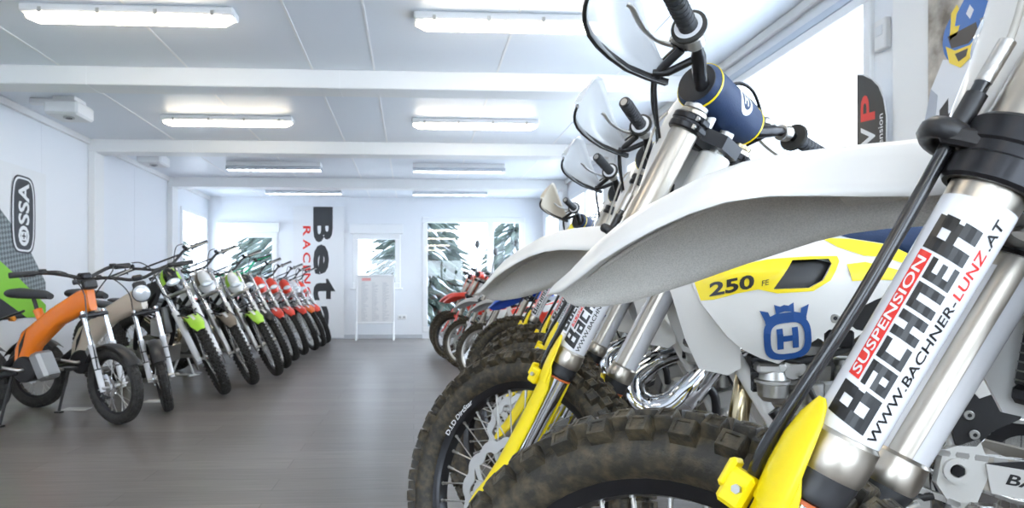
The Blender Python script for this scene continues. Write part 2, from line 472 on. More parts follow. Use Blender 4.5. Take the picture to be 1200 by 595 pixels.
    def hz(x, y):
        d = max(abs(x + .7) - 6, 0) if y < 18 else max(abs(x + .7) - 6, 0)
        q = max(y - 30, 0) * .42 + max(abs(x) - 32, 0) * .30
        return -.25 + q + .25 * sin(x * .31) * cos(y * .27)
    vs = []; fs = []
    for i in range(N + 1):
        for j in range(N + 1): x = -90 + 180 * i / N; y = -60 + 180 * j / N; vs.append((x, y, hz(x, y) - (0.3 if abs(x) < 12 and y < 20 else 0)))
    for i in range(N):
        for j in range(N): a = i * (N + 1) + j; fs.append((a, a + N + 1, a + N + 2, a + 1))
    mb.add(vs, fs, SNOW); tag(mb.build('ground'), kind='structure')
    return hz
HZ = room()

def snowy_tree(x, y, h, r, seed, label):
    rd = random.Random(seed); z0 = HZ(x, y) - .3
    NE = mat('needle_green', (.035, .055, .045), .8, noise=(6, (.06, .09, .08), .4, .7)); SN = mat('branch_snow', (.62, .70, .80), .8); BK = mat('bark', (.12, .09, .07), .9)
    root = empty('snowy_conifer', label, 'tree', (x, y, z0), group=None)
    t = MB(); t.tube([(0, 0, -.2), (0, 0, h * .5), (0, 0, h * .97)], [r * .07, r * .045, .01], BK, 8); t.build('trunk', root)
    fo = MB(); nl = int(h * 8)
    for i in range(nl):
        q = i / nl; z = h * (.06 + .92 * q); rr = r * (1 - q) ** .85 + .08; nb = max(8, int(26 * (1 - q) + 8))
        for k in range(nb):
            a = rd.random() * 6.283; L = rr * rd.uniform(.75, 1.12); wd = L * rd.uniform(.05, .10) + .03; dz = -L * rd.uniform(.25, .45); zz = z + rd.uniform(-.1, .1)
            ca, sa = cos(a), sin(a)
            def P(u, v_, e): return (ca * u * L - sa * v_ * wd, sa * u * L + ca * v_ * wd, zz + dz * u * u + e)
            pr = [(0, 0), (.35, .6), (.55, .45), (.7, .75), (.82, .4), (1, 0), (.82, -.4), (.7, -.75), (.55, -.45), (.35, -.6)]
            lo = [P(u, v_, -.10 * L * (abs(v_)) - .03) for u, v_ in pr]; hi = [P(u, v_, .03 - .04 * abs(v_)) for u, v_ in pr]; c = P(.5, 0, .07); cb = P(.5, 0, -.02)
            fo.add(lo + [cb], [(j, (j + 1) % 10, 10) for j in range(10)], NE, False)
            fo.add(lo + hi, [(j, (j + 1) % 10, (j + 1) % 10 + 10, j + 10) for j in range(10)], NE, False)
            fo.add(hi + [c], [(j, (j + 1) % 10, 10) for j in range(10)], SN if rd.random() < .50 else NE, False)
    fo.build('foliage', root)
TREES = [(-3.0, 17.2, 6.2, 1.6, 'dense snowy conifer seen through the small window above the notice board'),
 (.10, 19.6, 8.5, 1.75, 'tall snowy conifer at the left edge of the glass door view'),
 (2.6, 17.2, 4.4, 1.5, 'low snowy conifer in the middle of the glass door view'),
 (4.4, 22.5, 7.2, 2.2, 'snowy conifer at the right of the glass door view'),
 (-8.6, 22, 6.5, 2.2, 'snowy conifer outside the corner window of the back wall'),
 (-6.0, 27, 5.6, 2.1, 'small snowy conifer on the slope behind the black lettered banner'),
 (-8.2, 17.3, 5.2, 1.9, 'snowy conifer seen through the left wall window')]
for i, (x, y, h, r, l) in enumerate(TREES): snowy_tree(x, y, h, r, i + 3, l)

# ------------------------------------------------------------------ ceiling lamps
TUBE = mat('lit_diffuser', (1.0, .88, .70), .4, emit=TUBE_STRENGTH)
TUBE3 = mat('lit_lamp_tube', (1.0, .96, .90), .4, emit=TUBE_STRENGTH * .8)
LW = mat('lamp_housing_white', (.80, .80, .80), .4)
LG = mat('lamp_louvre', (.62, .66, .70), .25, .6)
def strip_lamp(x, y, label):
    root = empty('ceiling_light', label, 'ceiling light', (x, y, H), group='strip lights on the ceiling')
    L = 1.30
    a = MB(); a.box((0, 0, -.026), (L + .02, .155, .052), LW, .010); a.build('housing', root)
    b = MB(); n = 20; loops = []
    for i in range(n + 1):
        q = i / n; xx = -L / 2 + .005 + (L - .01) * q; e = min(q, 1 - q); s = min(1, (e / .025) ** .5 + .35)
        loops.append([(xx, cos(t) * .066 * s, -.056 + sin(t) * .040 * s) for t in [2 * pi * k / 16 for k in range(16)]])
    b.loft(loops, TUBE); b.build('diffuser', root)
    for k in range(4):
        xx = -L / 2 + .12 + k * (L - .24) / 3
        for s in (-1, 1): c = MB(); c.box((xx, s * .078, -.045), (.022, .008, .036), STEEL, .002); c.build('clip', root)
def louvre_lamp(x, y, label):
    root = empty('ceiling_light', label, 'ceiling light', (x, y, H), group='louvred lights on the ceiling'); L = 1.28
    a = MB(); a.box((0, 0, -.03), (L, .16, .06), LW, .006); a.build('housing', root)
    b = MB(); n = 13
    for s in (-1, 1): b.box((0, s * .078, -.085), (L, .004, .05), LG)
    for i in range(n + 1): b.box((-L / 2 + L * i / n, 0, -.085), (.004, .155, .05), LG)
    b.build('louvre', root)
    c = MB(); c.cyl((-L / 2 + .02, 0, -.078), (L / 2 - .02, 0, -.078), .014, TUBE3, 12); c.build('lamp_tube', root)
for y, nm in ((-1.1, 'behind the camera'), (1.45, 'over the camera'),):
    for x, s in ((-1.87, 'left'), (.63, 'right')): strip_lamp(x, y, 'long white strip light %s, %s one' % (nm, s))
strip_lamp(-1.80, 4.40, 'nearest long glowing strip light at the top left corner of the photo')
strip_lamp(.66, 4.40, 'nearest long glowing strip light at the top centre, above the bikes')
strip_lamp(-1.90, 7.02, 'glowing strip light left of centre between first and second ceiling beam')
strip_lamp(.64, 7.02, 'glowing strip light right of centre between first and second ceiling beam')
louvre_lamp(-1.92, 9.42, 'louvred lamp left of centre in front of the third ceiling beam')
louvre_lamp(.63, 9.42, 'louvred lamp right of centre in front of the third ceiling beam')
louvre_lamp(-1.87, 11.6, 'farthest louvred lamp above the black lettered banner')
louvre_lamp(.62, 11.6, 'farthest louvred lamp above the glass door')

# white junction boxes under the ceiling
def jbox(x, y, label):
    r = empty('fan_box', label, 'box', (x, y, H), group=None)
    a = MB(); a.box((0, 0, -.115), (.30, .34, .13), LW, .02); a.box((0, 0, -.025), (.20, .22, .05), LW, .005); a.build('casing', r)
    a = MB(); a.box((-.24, 0, -.03), (.22, .07, .05), LW, .005); a.build('cable_duct', r)
    a = MB(); a.cyl((.02, -.05, -.18), (.02, -.05, -.192), .05, GREYL, 20, bev=.004)
    a.cyl((.02, -.05, -.192), (.02, -.05, -.197), .03, BLK, 16); a.build('outlet', r)
jbox(-3.20, 6.45, 'white box hanging from the ceiling in the near left corner')
jbox(-3.30, 8.75, 'smaller looking white ceiling box behind the second beam at left')

# ------------------------------------------------------------------ banners and notices
CLOTH = mat('banner_white', (.82, .83, .84), .55)
def beta():
    x0, x1, z0, z1 = -2.24, -1.30, .02, 2.47; y = Y1 - .03
    r = empty('wall_banner', 'tall white banner with vertical black and red lettering on the back wall', 'banner', (0, y, 0))
    a = MB(); a.box(((x0 + x1) / 2, .008, (z0 + z1) / 2), (x1 - x0, .006, z1 - z0), CLOTH); a.build('cloth', r)
    CH = mat('banner_charcoal', (.035, .037, .042), .5)
    a = MB()
    # the letters run downwards with their tops to the right
    def fit(ch, x_lo, x_hi, zt, zb, bold, m):
        vs, fs = txt(ch, 1.0, bold); u0 = min(p[0] for p in vs); u1 = max(p[0] for p in vs); v0 = min(p[1] for p in vs); v1 = max(p[1] for p in vs)
        a.add([(x_lo + (q - v0) / (v1 - v0) * (x_hi - x_lo), .003, zt - (p - u0) / (u1 - u0) * (zt - zb)) for p, q in vs], fs, m, False)
    a.box((-1.69, .0038, 2.325), (.36, .0015, .27), CH)
    fit('B', -1.87, -1.51, 2.25, 1.80, .055, CH); fit('e', -1.87, -1.58, 1.76, 1.20, .055, CH); fit('t', -1.87, -1.46, 1.12, .72, .045, CH); fit('a', -1.87, -1.58, .62, .08, .055, CH)
    a.build('black_letters', r)
    a = MB(); zz = 2.10
    for ch in 'RACING': wd_ = .09 if ch == 'I' else .19; fit(ch, -2.06, -1.92, zz, zz - wd_, .03, RED); zz -= wd_ + .055
    a.build('red_letters', r)
beta()

def ossa():
    x = XL + .012
    r = empty('wall_banner', 'white, carbon and green banner with an oval badge on the left wall', 'banner', (x, 0, 0))
    def W(y, z, h): return (h, y, z)
    a = MB(); a.box((.003, 5.47, 1.33), (.006, 3.36, 1.46), CLOTH); a.build('cloth', r)
    CARB = mat('carbon_print', (.16, .19, .20), .5)
    m = CARB; nt = m.node_tree; b = nt.nodes['Principled BSDF']; tc = nt.nodes.new('ShaderNodeTexCoord'); ck = nt.nodes.new('ShaderNodeTexChecker'); ck.inputs['Scale'].default_value = 30
    ck.inputs['Color1'].default_value = (.10, .12, .13, 1); ck.inputs['Color2'].default_value = (.26, .30, .31, 1); mp = nt.nodes.new('ShaderNodeMapping'); mp.inputs['Rotation'].default_value = (R(35), 0, 0)
    nt.links.new(tc.outputs['Object'], mp.inputs[0]); nt.links.new(mp.outputs[0], ck.inputs[0]); nt.links.new(ck.outputs[0], b.inputs['Base Color'])
    GR = mat('green_print', (.25, .62, .03), .5); DK = mat('dark_print', (.03, .033, .04), .5)
    a = MB()
    a.prism([(5.0, 2.0), (5.5, 2.0), (6.30, 1.66), (6.82, 1.30), (7.14, .95), (7.14, .80), (5.0, 1.2)], W, .0065, .0075, CARB)
    a.prism([(4.2, 1.85), (5.8, 1.42), (6.6, 1.02), (7.14, .72), (7.14, .60), (4.2, .60)], W, .0080, .0088, GR)
    a.prism([(4.2, 1.35), (5.5, 1.10), (6.4, .78), (6.8, .60), (4.2, .60)], W, .0092, .0100, DK)
    a.build('printed_stripes', r)
    # badge, reading upwards
    a = MB(); yc, zc = 6.74, 1.60
    def oval(hw, hl):
        o = []
        for k in range(40):
            t = 2 * pi * k / 40; c, s = cos(t), sin(t); e = .42
            o.append((yc + hw * abs(c) ** e * (1 if c > 0 else -1) * (1 - .12 * abs(s)), zc + hl * abs(s) ** e * (1 if s > 0 else -1)))
        return o
    a.prism(oval(.205, .375), W, .0105, .0115, DK); a.prism(oval(.185, .358), W, .0116, .0122, CLOTH); a.prism(oval(.165, .340), W, .0123, .0129, DK)
    t = txt('OSSA', .17, .035, 0, .95, spacing=1.0); wv = tw(t); k = .62 / wv
    # on the left wall, left of the picture is nearer: text up direction = towards the camera
    a.text(t, CLOTH, lambda u, v_: (.0133, yc + .085 - v_, zc - .31 + u * k))
    oz = zc - .31 + max(p[0] for p in txt('O', .17, .035, 0, .95)[0]) * k * .5
    a.box((.0135, yc, oz), (.0006, .095, .085), CLOTH)
    a.box((.0142, yc, oz), (.0006, .060, .016), DK); a.box((.0142, yc, oz), (.0006, .016, .060), DK)
    a.build('oval_badge', r)
ossa()

def board():
    r = empty('notice_board_stand', 'white standing board with a printed list below the small back window', 'notice board', (-.70, 12.30, 0), (0, 0, 0))
    FR = mat('board_frame_white', (.85, .86, .87), .35); SH = mat('paper_sheet', (.84, .84, .84), .6); GP = mat('grey_print', (.55, .57, .60), .6); RP = mat('pale_red_print', (.80, .35, .33), .6)
    a = MB()
    for s in (-1, 1): a.box((s * .335, 0, .70), (.03, .03, .96), FR, .006)
    a.box((0, 0, 1.17), (.70, .03, .03), FR, .006); a.box((0, 0, .31), (.70, .03, .03), FR, .006); a.build('frame', r)
    a = MB(); a.box((0, 0, .74), (.64, .012, .84), FR)
    a.box((0, -.008, .75), (.58, .002, .80), SH)
    a.box((-.16, -.0095, 1.10), (.16, .001, .05), RP)
    rd = random.Random(4)
    for i in range(30):
        z = 1.04 - i * .0235
        for c in range(3):
            L = rd.uniform(.05, .13); a.box((-.25 + c * .19 + L / 2, -.0095, z), (L, .001, .007), GP)
    a.build('printed_sheet', r)
    for s in (-1, 1):
        for q in (-1, 1):
            a = MB(); a.tube([(s * .335, 0, .33), (s * .335, q * .16, .0)], .017, FR, 10); a.build('leg', r)
board()

def outlet(x, z, label):
    a = MB(); a.box((x, Y1 - .006, z), (.16, .012, .085), LW, .004)
    for s in (-1, 1): a.cyl((x + s * .038, Y1 - .013, z), (x + s * .038, Y1 - .0125, z), .022, GREYL, 18)
    thing(a, 'wall_socket', label, 'socket')
outlet(-.22, .40, 'white double wall socket beside the notice board')

def right_wall_things():
    a = MB(); a.box((XR - .017, 3.375, 2.17), (.035, .085, .16), LW, .006); a.box((XR - .037, 3.375, 2.19), (.004, .05, .05), FRS, .002)
    thing(a, 'wall_controller', 'small white control box on the wall right of the big window', 'switch')
    # black suspension banner with slanting top
    x = XR - .012
    r = empty('shop_flag', 'black flag with red and white lettering leaning right of the big window', 'flag', (x - .09, 0, 0))
    def W(y, z, h): return (-h, y, z)
    a = MB()
    o = [(3.445, .35), (3.445, 1.99), (3.40, 1.975), (3.33, 1.93), (3.28, 1.88), (3.245, 1.81), (3.225, 1.72), (3.22, .35)]
    a.prism(o, W, .0, .004, CLOTH); a.prism([(y * .985 + .050, z - .008) for y, z in o], W, .0045, .0055, INK)
    a.build('flag_cloth', r)
    a = MB(); t = txt('W', .105, .03, .1, 1.15)
    a.text(t, CLOTH, lambda u, v_: (-.007, 3.305 + v_, 1.50 + u))
    t = txt('P', .105, .03, .1, 1.9); a.text(t, RED, lambda u, v_: (-.0072, 3.305 + v_, 1.70 + u))
    t = txt('Suspension', .034, .01, 0, 1.25); a.text(t, CLOTH, lambda u, v_: (-.007, 3.245 + v_, 1.46 + u)); a.build('lettering', r)
    a = MB(); a.tube([(0.012, 3.33, .03), (.012, 3.33, 1.9)], .006, BLK, 8); a.cyl((.012, 3.33, 0), (.012, 3.33, .03), .09, BLK, 20, bev=.006); a.build('flag_pole', r)
FRS = mat('switch_plate', (.72, .74, .76), .4)
right_wall_things()

def poster():
    x = XR - .085
    r = empty('rider_poster', 'large poster of a motocross rider in blue and yellow helmet on the right wall', 'poster', (x, 0, 0))
    BGM = mat('poster_earth_print', (.16, .13, .10), .5, noise=(5, (.72, .66, .58), .38, .62))
    PB = mat('poster_blue', (.03, .16, .50), .4); PY = mat('poster_yellow', (.90, .65, .04), .4); PW = mat('poster_white', (.78, .80, .84), .4); PK = mat('poster_black', (.02, .02, .025), .4); PS = mat('poster_grey', (.42, .45, .52), .4)  # flat grey print for the lower block and jersey side
    def W(y, z, h): return (-h, y - .115, z)
    a = MB(); a.box((0, 2.505, 1.82), (.006, .94, 1.62), BGM); a.box((-.0035, 2.505, 1.30), (.001, .94, .4), PS); a.build('print', r)
    # header strip
    a = MB(); a.prism([(3.09, 2.20), (3.09, 2.23), (2.15, 2.56), (2.15, 2.48)], W, .004, .005, PY)
    a.prism([(3.09, 2.23), (3.09, 2.63), (2.15, 2.63), (2.15, 2.56)], W, .004, .005, PK)
    t = txt('TOP MOTORSPORT', .030, .02, 0, 1.0)
    a.text(t, PW, lambda u, v_: (-.0062, 2.945 - u * .9, 2.262 + u * .9 * .35 + v_)); a.build('header_strip', r)
    a = MB(); cy, cz = 2.90, 1.92
    def P(pts, m, h): a.prism([(cy - u, cz + v_) for u, v_ in pts], W, h, h + .0006, m)
    # torso and sleeves
    P([(-.17, -.16), (-.10, -.05), (-.02, -.08), (.08, -.06), (.20, -.14), (.26, -.45), (.22, -.80), (-.20, -.80), (-.23, -.4)], PW, .0045)
    P([(.08, -.07), (.13, -.05), (.22, -.14), (.30, -.40), (.26, -.45), (.18, -.20)], PB, .0052)
    P([(.115, -.075), (.14, -.075), (.26, -.32), (.24, -.35)], PY, .0058)
    P([(-.12, -.27), (-.07, -.23), (-.07, -.30), (-.02, -.27), (-.02, -.23), (.01, -.25), (.0, -.42), (-.04, -.44), (-.04, -.36), (-.08, -.38), (-.08, -.44), (-.12, -.42)], PK, .0052); P([(-.20, -.40), (-.15, -.46), (-.16, -.62), (-.22, -.66)], PB, .0052); P([(-.17, -.16), (-.13, -.20), (-.15, -.34), (-.22, -.34)], PS, .0052)
    
    # helmet: shell, visor peak, goggles, chin bar
    sh = [(.10 * cos(t), .02 + .115 * sin(t)) for t in [2 * pi * k / 28 for k in range(28)]]
    P(sh, PB, .0064)
    P([(-.02, .12), (.02, .165), (.09, .15), (.16, .09), (.17, .05), (.06, .05), (-.03, .07)], PB, .0082)
    P([(-.05, .135), (-.02, .16), (.01, .10), (-.02, .03), (-.06, .02)], PY, .0076)
    P([(-.07, .04), (.08, .045), (.09, .0), (.04, -.03), (-.05, -.02)], PK, .0076)
    P([(-.08, .0), (-.03, -.035), (.05, -.04), (.095, -.01), (.07, -.085), (.0, -.12), (-.06, -.08)], PY, .0082)
    P([(-.03, -.05), (.04, -.05), (.03, -.08), (-.01, -.09)], PK, .0088)
    P([(.03, .10), (.05, .13), (.07, .10), (.05, .07)], PW, .0090)
    a.build('printed_rider', r)
poster()

# ================================================================== MOTORCYCLES
def steer_matrix(deg, az, rake, off):
    """rotation of the front assembly about the raked steering axis"""
    u = V((-sin(R(rake)), 0, cos(R(rake)))); n = V((cos(R(rake)), 0, sin(R(rake)))); p = V((0, 0, az)) - off * n
    return M4.Translation(p) @ M4.Rotation(R(deg), 4, u) @ M4.Translation(-p)

def tyre_mesh(Rr, hw, bead, kh, n, m, style='mx'):
    """Rr outer radius over the knobs, hw half width, bead radius; axis y, centre origin"""
    mb = MB(); c = Rr - kh; d = c - bead
    half = [(.60, 0), (.86, .16), (1.0, .42), (.97, .64), (.80, .82), (.45, .96), (0, 1.0)]
    prof = [(-hw * a, bead + d * b) for a, b in half] + [(hw * a, bead + d * b) for a, b in half[::-1][1:]]
    prof += [(hw * .45, bead - .004), (-hw * .45, bead - .004)]
    segs = 72
    vs = []; k = len(prof)
    for i in range(segs):
        t = 2 * pi * i / segs
        for y, r in prof: vs.append((r * cos(t), y, r * sin(t)))
    fs = [(i * k + j, i * k + (j + 1) % k, ((i + 1) % segs) * k + (j + 1) % k, ((i + 1) % segs) * k + j) for i in range(segs) for j in range(k)]
    mb.add(vs, fs, m, True)
    def knob(th, lat, la, lt, hh, groove=True):
        """lat: angle across the section from the crown; la axial size, lt tangential size"""
        q = abs(lat) / 90; s = 1 if lat >= 0 else -1
        yy = s * hw * min(1, sin(R(abs(lat))) * 1.02); rr = bead + d * (.60 + .40 * cos(R(abs(lat))))
        if abs(lat) < 20: rr = c - .001 * abs(lat) / 10
        n_ = V((0, s * sin(R(abs(lat) * .95)), 0)) + V((cos(th), 0, sin(th))) * cos(R(abs(lat) * .95)); n_.normalize()
        tn = V((-sin(th), 0, cos(th))); ax = n_.cross(tn).normalized(); o = V((rr * cos(th), yy, rr * sin(th))) - n_ * .004; hh += .004
        L = []
        for e, h in ((1.18, 0), (1.0, hh - .0015), (.93, hh)) + (((.62, hh), (.58, hh - .0018)) if groove else ()):
            L.append([tuple(o + ax * (a * la / 2 * e) + tn * (b * lt / 2 * e) + n_ * h) for a, b in ((-1, -1), (1, -1), (1, 1), (-1, 1))])
        mb.loft(L, m, cap=True, smooth=False)
    for i in range(n):
        a = 2 * pi * i / n; b = a + pi / n
        if style == 'mx':
            knob(a, 15, hw * .44, .023, kh); knob(a, -15, hw * .44, .023, kh)
            knob(b, 38, hw * .44, .021, kh * 1.05); knob(b, -38, hw * .44, .021, kh * 1.05)
            knob(b, 4 if i % 2 else -4, hw * .44, .014, kh * .95)
            knob(a, 62, hw * .46, .026, kh * .95); knob(a, -62, hw * .46, .026, kh * .95)
        elif style == 'trial':
            for l in (0, 24, -24): knob(a, l, hw * .36, .017, kh, False)
            for l in (12, -12, 40, -40, 60, -60): knob(b, l, hw * .34, .017, kh, False)
        else:
            for l in (14, -14, 42, -42): knob(a if abs(l) < 20 else b, l, hw * .5, .030, kh, False)
    return mb.mesh('tyre')
MESH = {}
def shared(name, key, fn, parent, mtx=None):
    if key not in MESH: MESH[key] = fn()
    o = bpy.data.objects.new(name, MESH[key]); COL.objects.link(o); o.parent = parent
    if mtx is not None: o.matrix_basis = mtx
    return o

def rim_mb(m, bead, hw, o=(0, 0, 0)):
    mb = MB(); b = bead
    pr = [(-hw, b + .011), (-hw + .003, b + .012), (-hw + .005, b + .004), (-hw * .55, b - .004), (hw * .55, b - .004), (hw - .005, b + .004), (hw - .003, b + .012), (hw, b + .011),
          (hw - .001, b + .003), (hw - .006, b - .003), (hw - .008, b - .013), (hw * .50, b - .020), (0, b - .022), (-hw * .50, b - .020), (-hw + .008, b - .013), (-hw + .006, b - .003), (-hw + .001, b + .003)]
    mb.lathe(pr, m, o, (0, 1, 0), 72, closed=True); return mb

def wheel(parent, name, cx, cz, Rr, bead, hw, kh, nk, tm, rimm, hubm, key, style='mx', spokes='mesh', disc=.13, discm=None, disc_side=1, hub_r=.032, nsp=36, mtx=None, label=None, rimtext=False):
    o0 = (cx, 0, cz); T = M4.Translation(V(o0))
    mb = rim_mb(rimm, bead, hw * .62, o0); rb = bead
    if rimtext:
        t = txt('D.I.D', .0115, .03, 0, 1.3); t2 = txt('DirtStar', .0115, .02, .25, 1.25)
        rr = bead - .0125; yy = hw * .62 - .0068
        for base in (26, 206):
            for tt, off in ((t, 0), (t2, 11)):
                def fn(u, v_):
                    # read along the rim from outside left; text top points outwards
                    a = R(base + off) + u / rr; q = rr + v_; return (cx + q * cos(a), yy + .0012 + v_ * .30, cz + q * sin(a))
                vs, fs = tt
                mb.text(tt, STICK, fn)
    W = mb.build(name, parent, mtx)
    shared('tyre', 'tyre' + key, lambda: tyre_mesh(Rr, hw, bead, kh, nk, tm, style), W, T)
    h = MB()
    h.lathe([(-.055, 0), (-.055, .012), (-.045, .014), (-.040, hub_r * .75), (-.036, hub_r), (-.031, hub_r), (-.027, hub_r * .65), (0, hub_r * .55), (.027, hub_r * .65), (.031, hub_r), (.036, hub_r), (.040, hub_r * .75), (.045, .014), (.055, .012), (.055, 0)], hubm, o0, (0, 1, 0), 28)
    h.build('hub', W)
    def spoke_mb(side, lead):
        s = MB(); a = 0; b = R(42) * lead; r0 = hub_r * .93; r1 = bead - .020; n0 = V((r0 * cos(b), side * .034, r0 * sin(b))); n1 = V((r1, side * hw * .12, 0))
        dd = (n1 - n0).normalized()
        s.tube([n0, n1 - dd * .016], .0019, STEEL, 6); s.tube([n1 - dd * .020, n1 - dd * .002], .0034, ALU, 6); s.tube([n1 - dd * .004, n1 + dd * .002], .0048, ALU, 6)
        s.tube([n0 - V((0, side * .002, 0)), n0 + V((0, side * .002, 0))], .0036, STEEL, 6)
        return s
    if spokes == 'each':
        ms = [spoke_mb(sd, ld).mesh('spoke') for sd in (1, -1) for ld in (1, -1)]
        for i in range(nsp):
            s = bpy.data.objects.new('spoke', ms[i % 4]); COL.objects.link(s); s.parent = W
            s.matrix_basis = T @ M4.Rotation(2 * pi * i / nsp + .04, 4, 'Y')
    else:
        def mk():
            a = MB()
            for i in range(nsp):
                q = spoke_mb(1 if i % 4 < 2 else -1, 1 if i % 2 else -1); Rm = M4.Rotation(2 * pi * i / nsp, 4, 'Y')
                o = len(a.v)
                for p in q.v: a.v.append(tuple(Rm @ V(p)))
                for f, mi_, sm in zip(q.f, q.m, q.sm): a.f.append(tuple(k + o for k in f)); a.m.append(a.mi(q.mats[mi_])); a.sm.append(sm)
            return a.mesh('spokes')
        shared('spokes', 'spokes' + key, mk, W, T)
    if disc:
        def mkd():
            d = MB(); y = disc_side * .052; n = 96; ro = []; ri = []
            for k in range(n):
                t = 2 * pi * k / n; wv = .5 + .5 * cos(t * 12); ro.append((disc - .009 * (1 - wv) ** 2, t)); ri.append((disc - .030 + .006 * cos(t * 12 + 1.0), t))
            a = [(r * cos(t), y - .0015, r * sin(t)) for r, t in ro]; b = [(r * cos(t), y + .0015, r * sin(t)) for r, t in ro]; c = [(r * cos(t), y + .0015, r * sin(t)) for r, t in ri]; e = [(r * cos(t), y - .0015, r * sin(t)) for r, t in ri]
            d.loft([a, b, c, e, a], discm or STEEL, cap=False, smooth=False)
            # inner carrier ring and six swept arms
            rc = .048; d.lathe([(y - .002, rc - .010), (y + .002, rc - .010), (y + .002, rc), (y - .002, rc)], discm or STEEL, seg=36, closed=True)
            for k in range(6):
                t = 2 * pi * k / 6
                p = []
                for q in range(6):
                    s = q / 5; r = lerp(rc - .003, disc - .024, s); aa = t + .55 * s; p.append((r, aa))
                for wd in (1,):
                    L = []
                    for r, aa in p:
                        tw_ = (.007 + .004 * abs(r - .075) / .03)
                        L.append([(r * cos(aa) - sin(aa) * s_ * tw_, y + h_ * .0016, r * sin(aa) + cos(aa) * s_ * tw_) for s_, h_ in ((-1, -1), (1, -1), (1, 1), (-1, 1))])
                    d.loft(L, discm or STEEL, smooth=False)
                for rr_ in (.6, .85):
                    pass
                d.cyl((rc * cos(t) * .9, y, rc * sin(t) * .9), (rc * cos(t) * .9, y + disc_side * .005, rc * sin(t) * .9), .005, STEEL, 8)
            d.cyl((0, disc_side * .036, 0), (0, y, 0), .030, ALU, 24)
            return d.mesh('brake_disc')
        shared('brake_disc', 'disc' + key, mkd, W, T)
    return W

# ------------------------------------------------------------------ big enduro bike
AZ = .35; RK = 26.5
UU = V((-sin(R(RK)), 0, cos(R(RK)))); NN = V((cos(R(RK)), 0, sin(R(RK))))
def FP(t, m, y): return V((0, 0, AZ)) + UU * t + NN * m + V((0, y, 0))

def fork_print(mb, yy, side, r, t0, t1, a_c):
    """white wrap sticker with the tuner's lettering; side +1 left leg, -1 right leg"""
    c0 = FP(0, -.032, yy)
    def S(u, a, h):   # u along the fork, a arc length around (towards the front), h height
        an = R(a_c) + a / r
        return tuple(c0 + UU * u + (V((0, side, 0)) * cos(an) + NN * sin(an)) * (r + h))
    n = 28; loops = []
    A = r * pi * .86
    m = 8
    vs = [S(lerp(t0, t1, i / m), lerp(-A, A, k / n), .0004) for i in range(m + 1) for k in range(n + 1)]
    mb.add(vs, [(i * (n + 1) + k, (i + 1) * (n + 1) + k, (i + 1) * (n + 1) + k + 1, i * (n + 1) + k + 1) for i in range(m) for k in range(n)], STICK, True)
    fl = side
    def put(t, mm, u0, a0, h, k=1): mb.text(t, mm, (lambda u, v_: S(u0 + u * k, a0 + v_, h)) if side > 0 else (lambda u, v_: S(t1 + t0 - (u0 + u * k), -(a0 + v_), h)))
    L = t1 - t0
    # block capitals: unit rectangles, height 1, sheared
    def blk(rs, u0, a0, wd, ht, shear=.22):
        vs, fs = [], []
        for x0, y0, x1, y1 in rs:
            q = rects([(x0 * wd, y0 * ht, x1 * wd, y1 * ht)], .004); o = len(vs); vs += [(x + shear * y, y) for x, y in q[0]]; fs += [tuple(i + o for i in f) for f in q[1]]
        put((vs, fs), INK, u0, a0, .0008)
    s = .36
    G = {'B': [(0, 0, s, 1), (s, .0, 1, .17), (s, .42, .92, .58), (s, .83, .95, 1), (.68, .17, 1, .42), (.64, .58, .95, .83)],
         'a': [(0, .0, .36, .62), (0, .80, 1, 1), (.64, 0, 1, .80), (.36, 0, .64, .18), (.36, .44, .64, .62)],
         'c': [(0, 0, .38, 1), (.38, 0, 1, .22), (.38, .78, 1, 1)],
         'h': [(0, 0, .36, 1), (.64, 0, 1, 1), (.36, .42, .64, .62)],
         'n': [(0, 0, .36, 1), (.64, 0, 1, 1), (.36, .78, .64, 1)],
         'e': [(0, 0, .38, 1), (.38, 0, 1, .2), (.38, .41, .92, .6), (.38, .8, 1, 1)],
         'r': [(0, 0, s, 1), (s, .80, .95, 1), (s, .40, .90, .58), (.64, .52, 1, .84), (.60, 0, 1, .40)]}
    b0 = -.011
    seq = [('B', .030, .034), ('a', .021, .0215), ('c', .018, .0215), ('h', .021, .0215), ('n', .021, .0215), ('e', .018, .0215), ('r', .030, .034)]
    tot = sum(q[1] for q in seq) + .003 * 6; k = (L - .022) / (tot + .008); u = t0 + .006
    ups = []
    for ch, wd, ht in seq:
        blk(G[ch], u, b0, wd * k, ht); ups.append((u, wd * k)); u += (wd + .003) * k
    ra0 = b0 + .0235; ra1 = b0 + .0345; rx0 = ups[1][0] + .006; rx1 = ups[6][0] + .003
    q = rects([(0, 0, rx1 - rx0, ra1 - ra0)], .003); q = ([(x + .22 * y, y) for x, y in q[0]], q[1]); put(q, RED, rx0, ra0, .0008)
    t = txt('SUSPENSION', .0078, .02, .2, 1.35, cut=.003); put(t, STICK, rx0 + .003, ra0 + .0016, .0012, (rx1 - rx0 - .006) / tw(t))
    parts = [('WWW.BACHNER-', INK), ('LUNZ', RED), ('.AT', INK)]; ts = [txt(p, .0085, .018, .2, 1.2, cut=.003) for p, _ in parts]; ws = [tw(t) + .0008 for t in ts]; k = (L - .012) / sum(ws); u = t0 + .003
    for (p, mm), t, wd in zip(parts, ts, ws): put(t, mm, u, b0 - .0125, .0008, k); u += wd * k

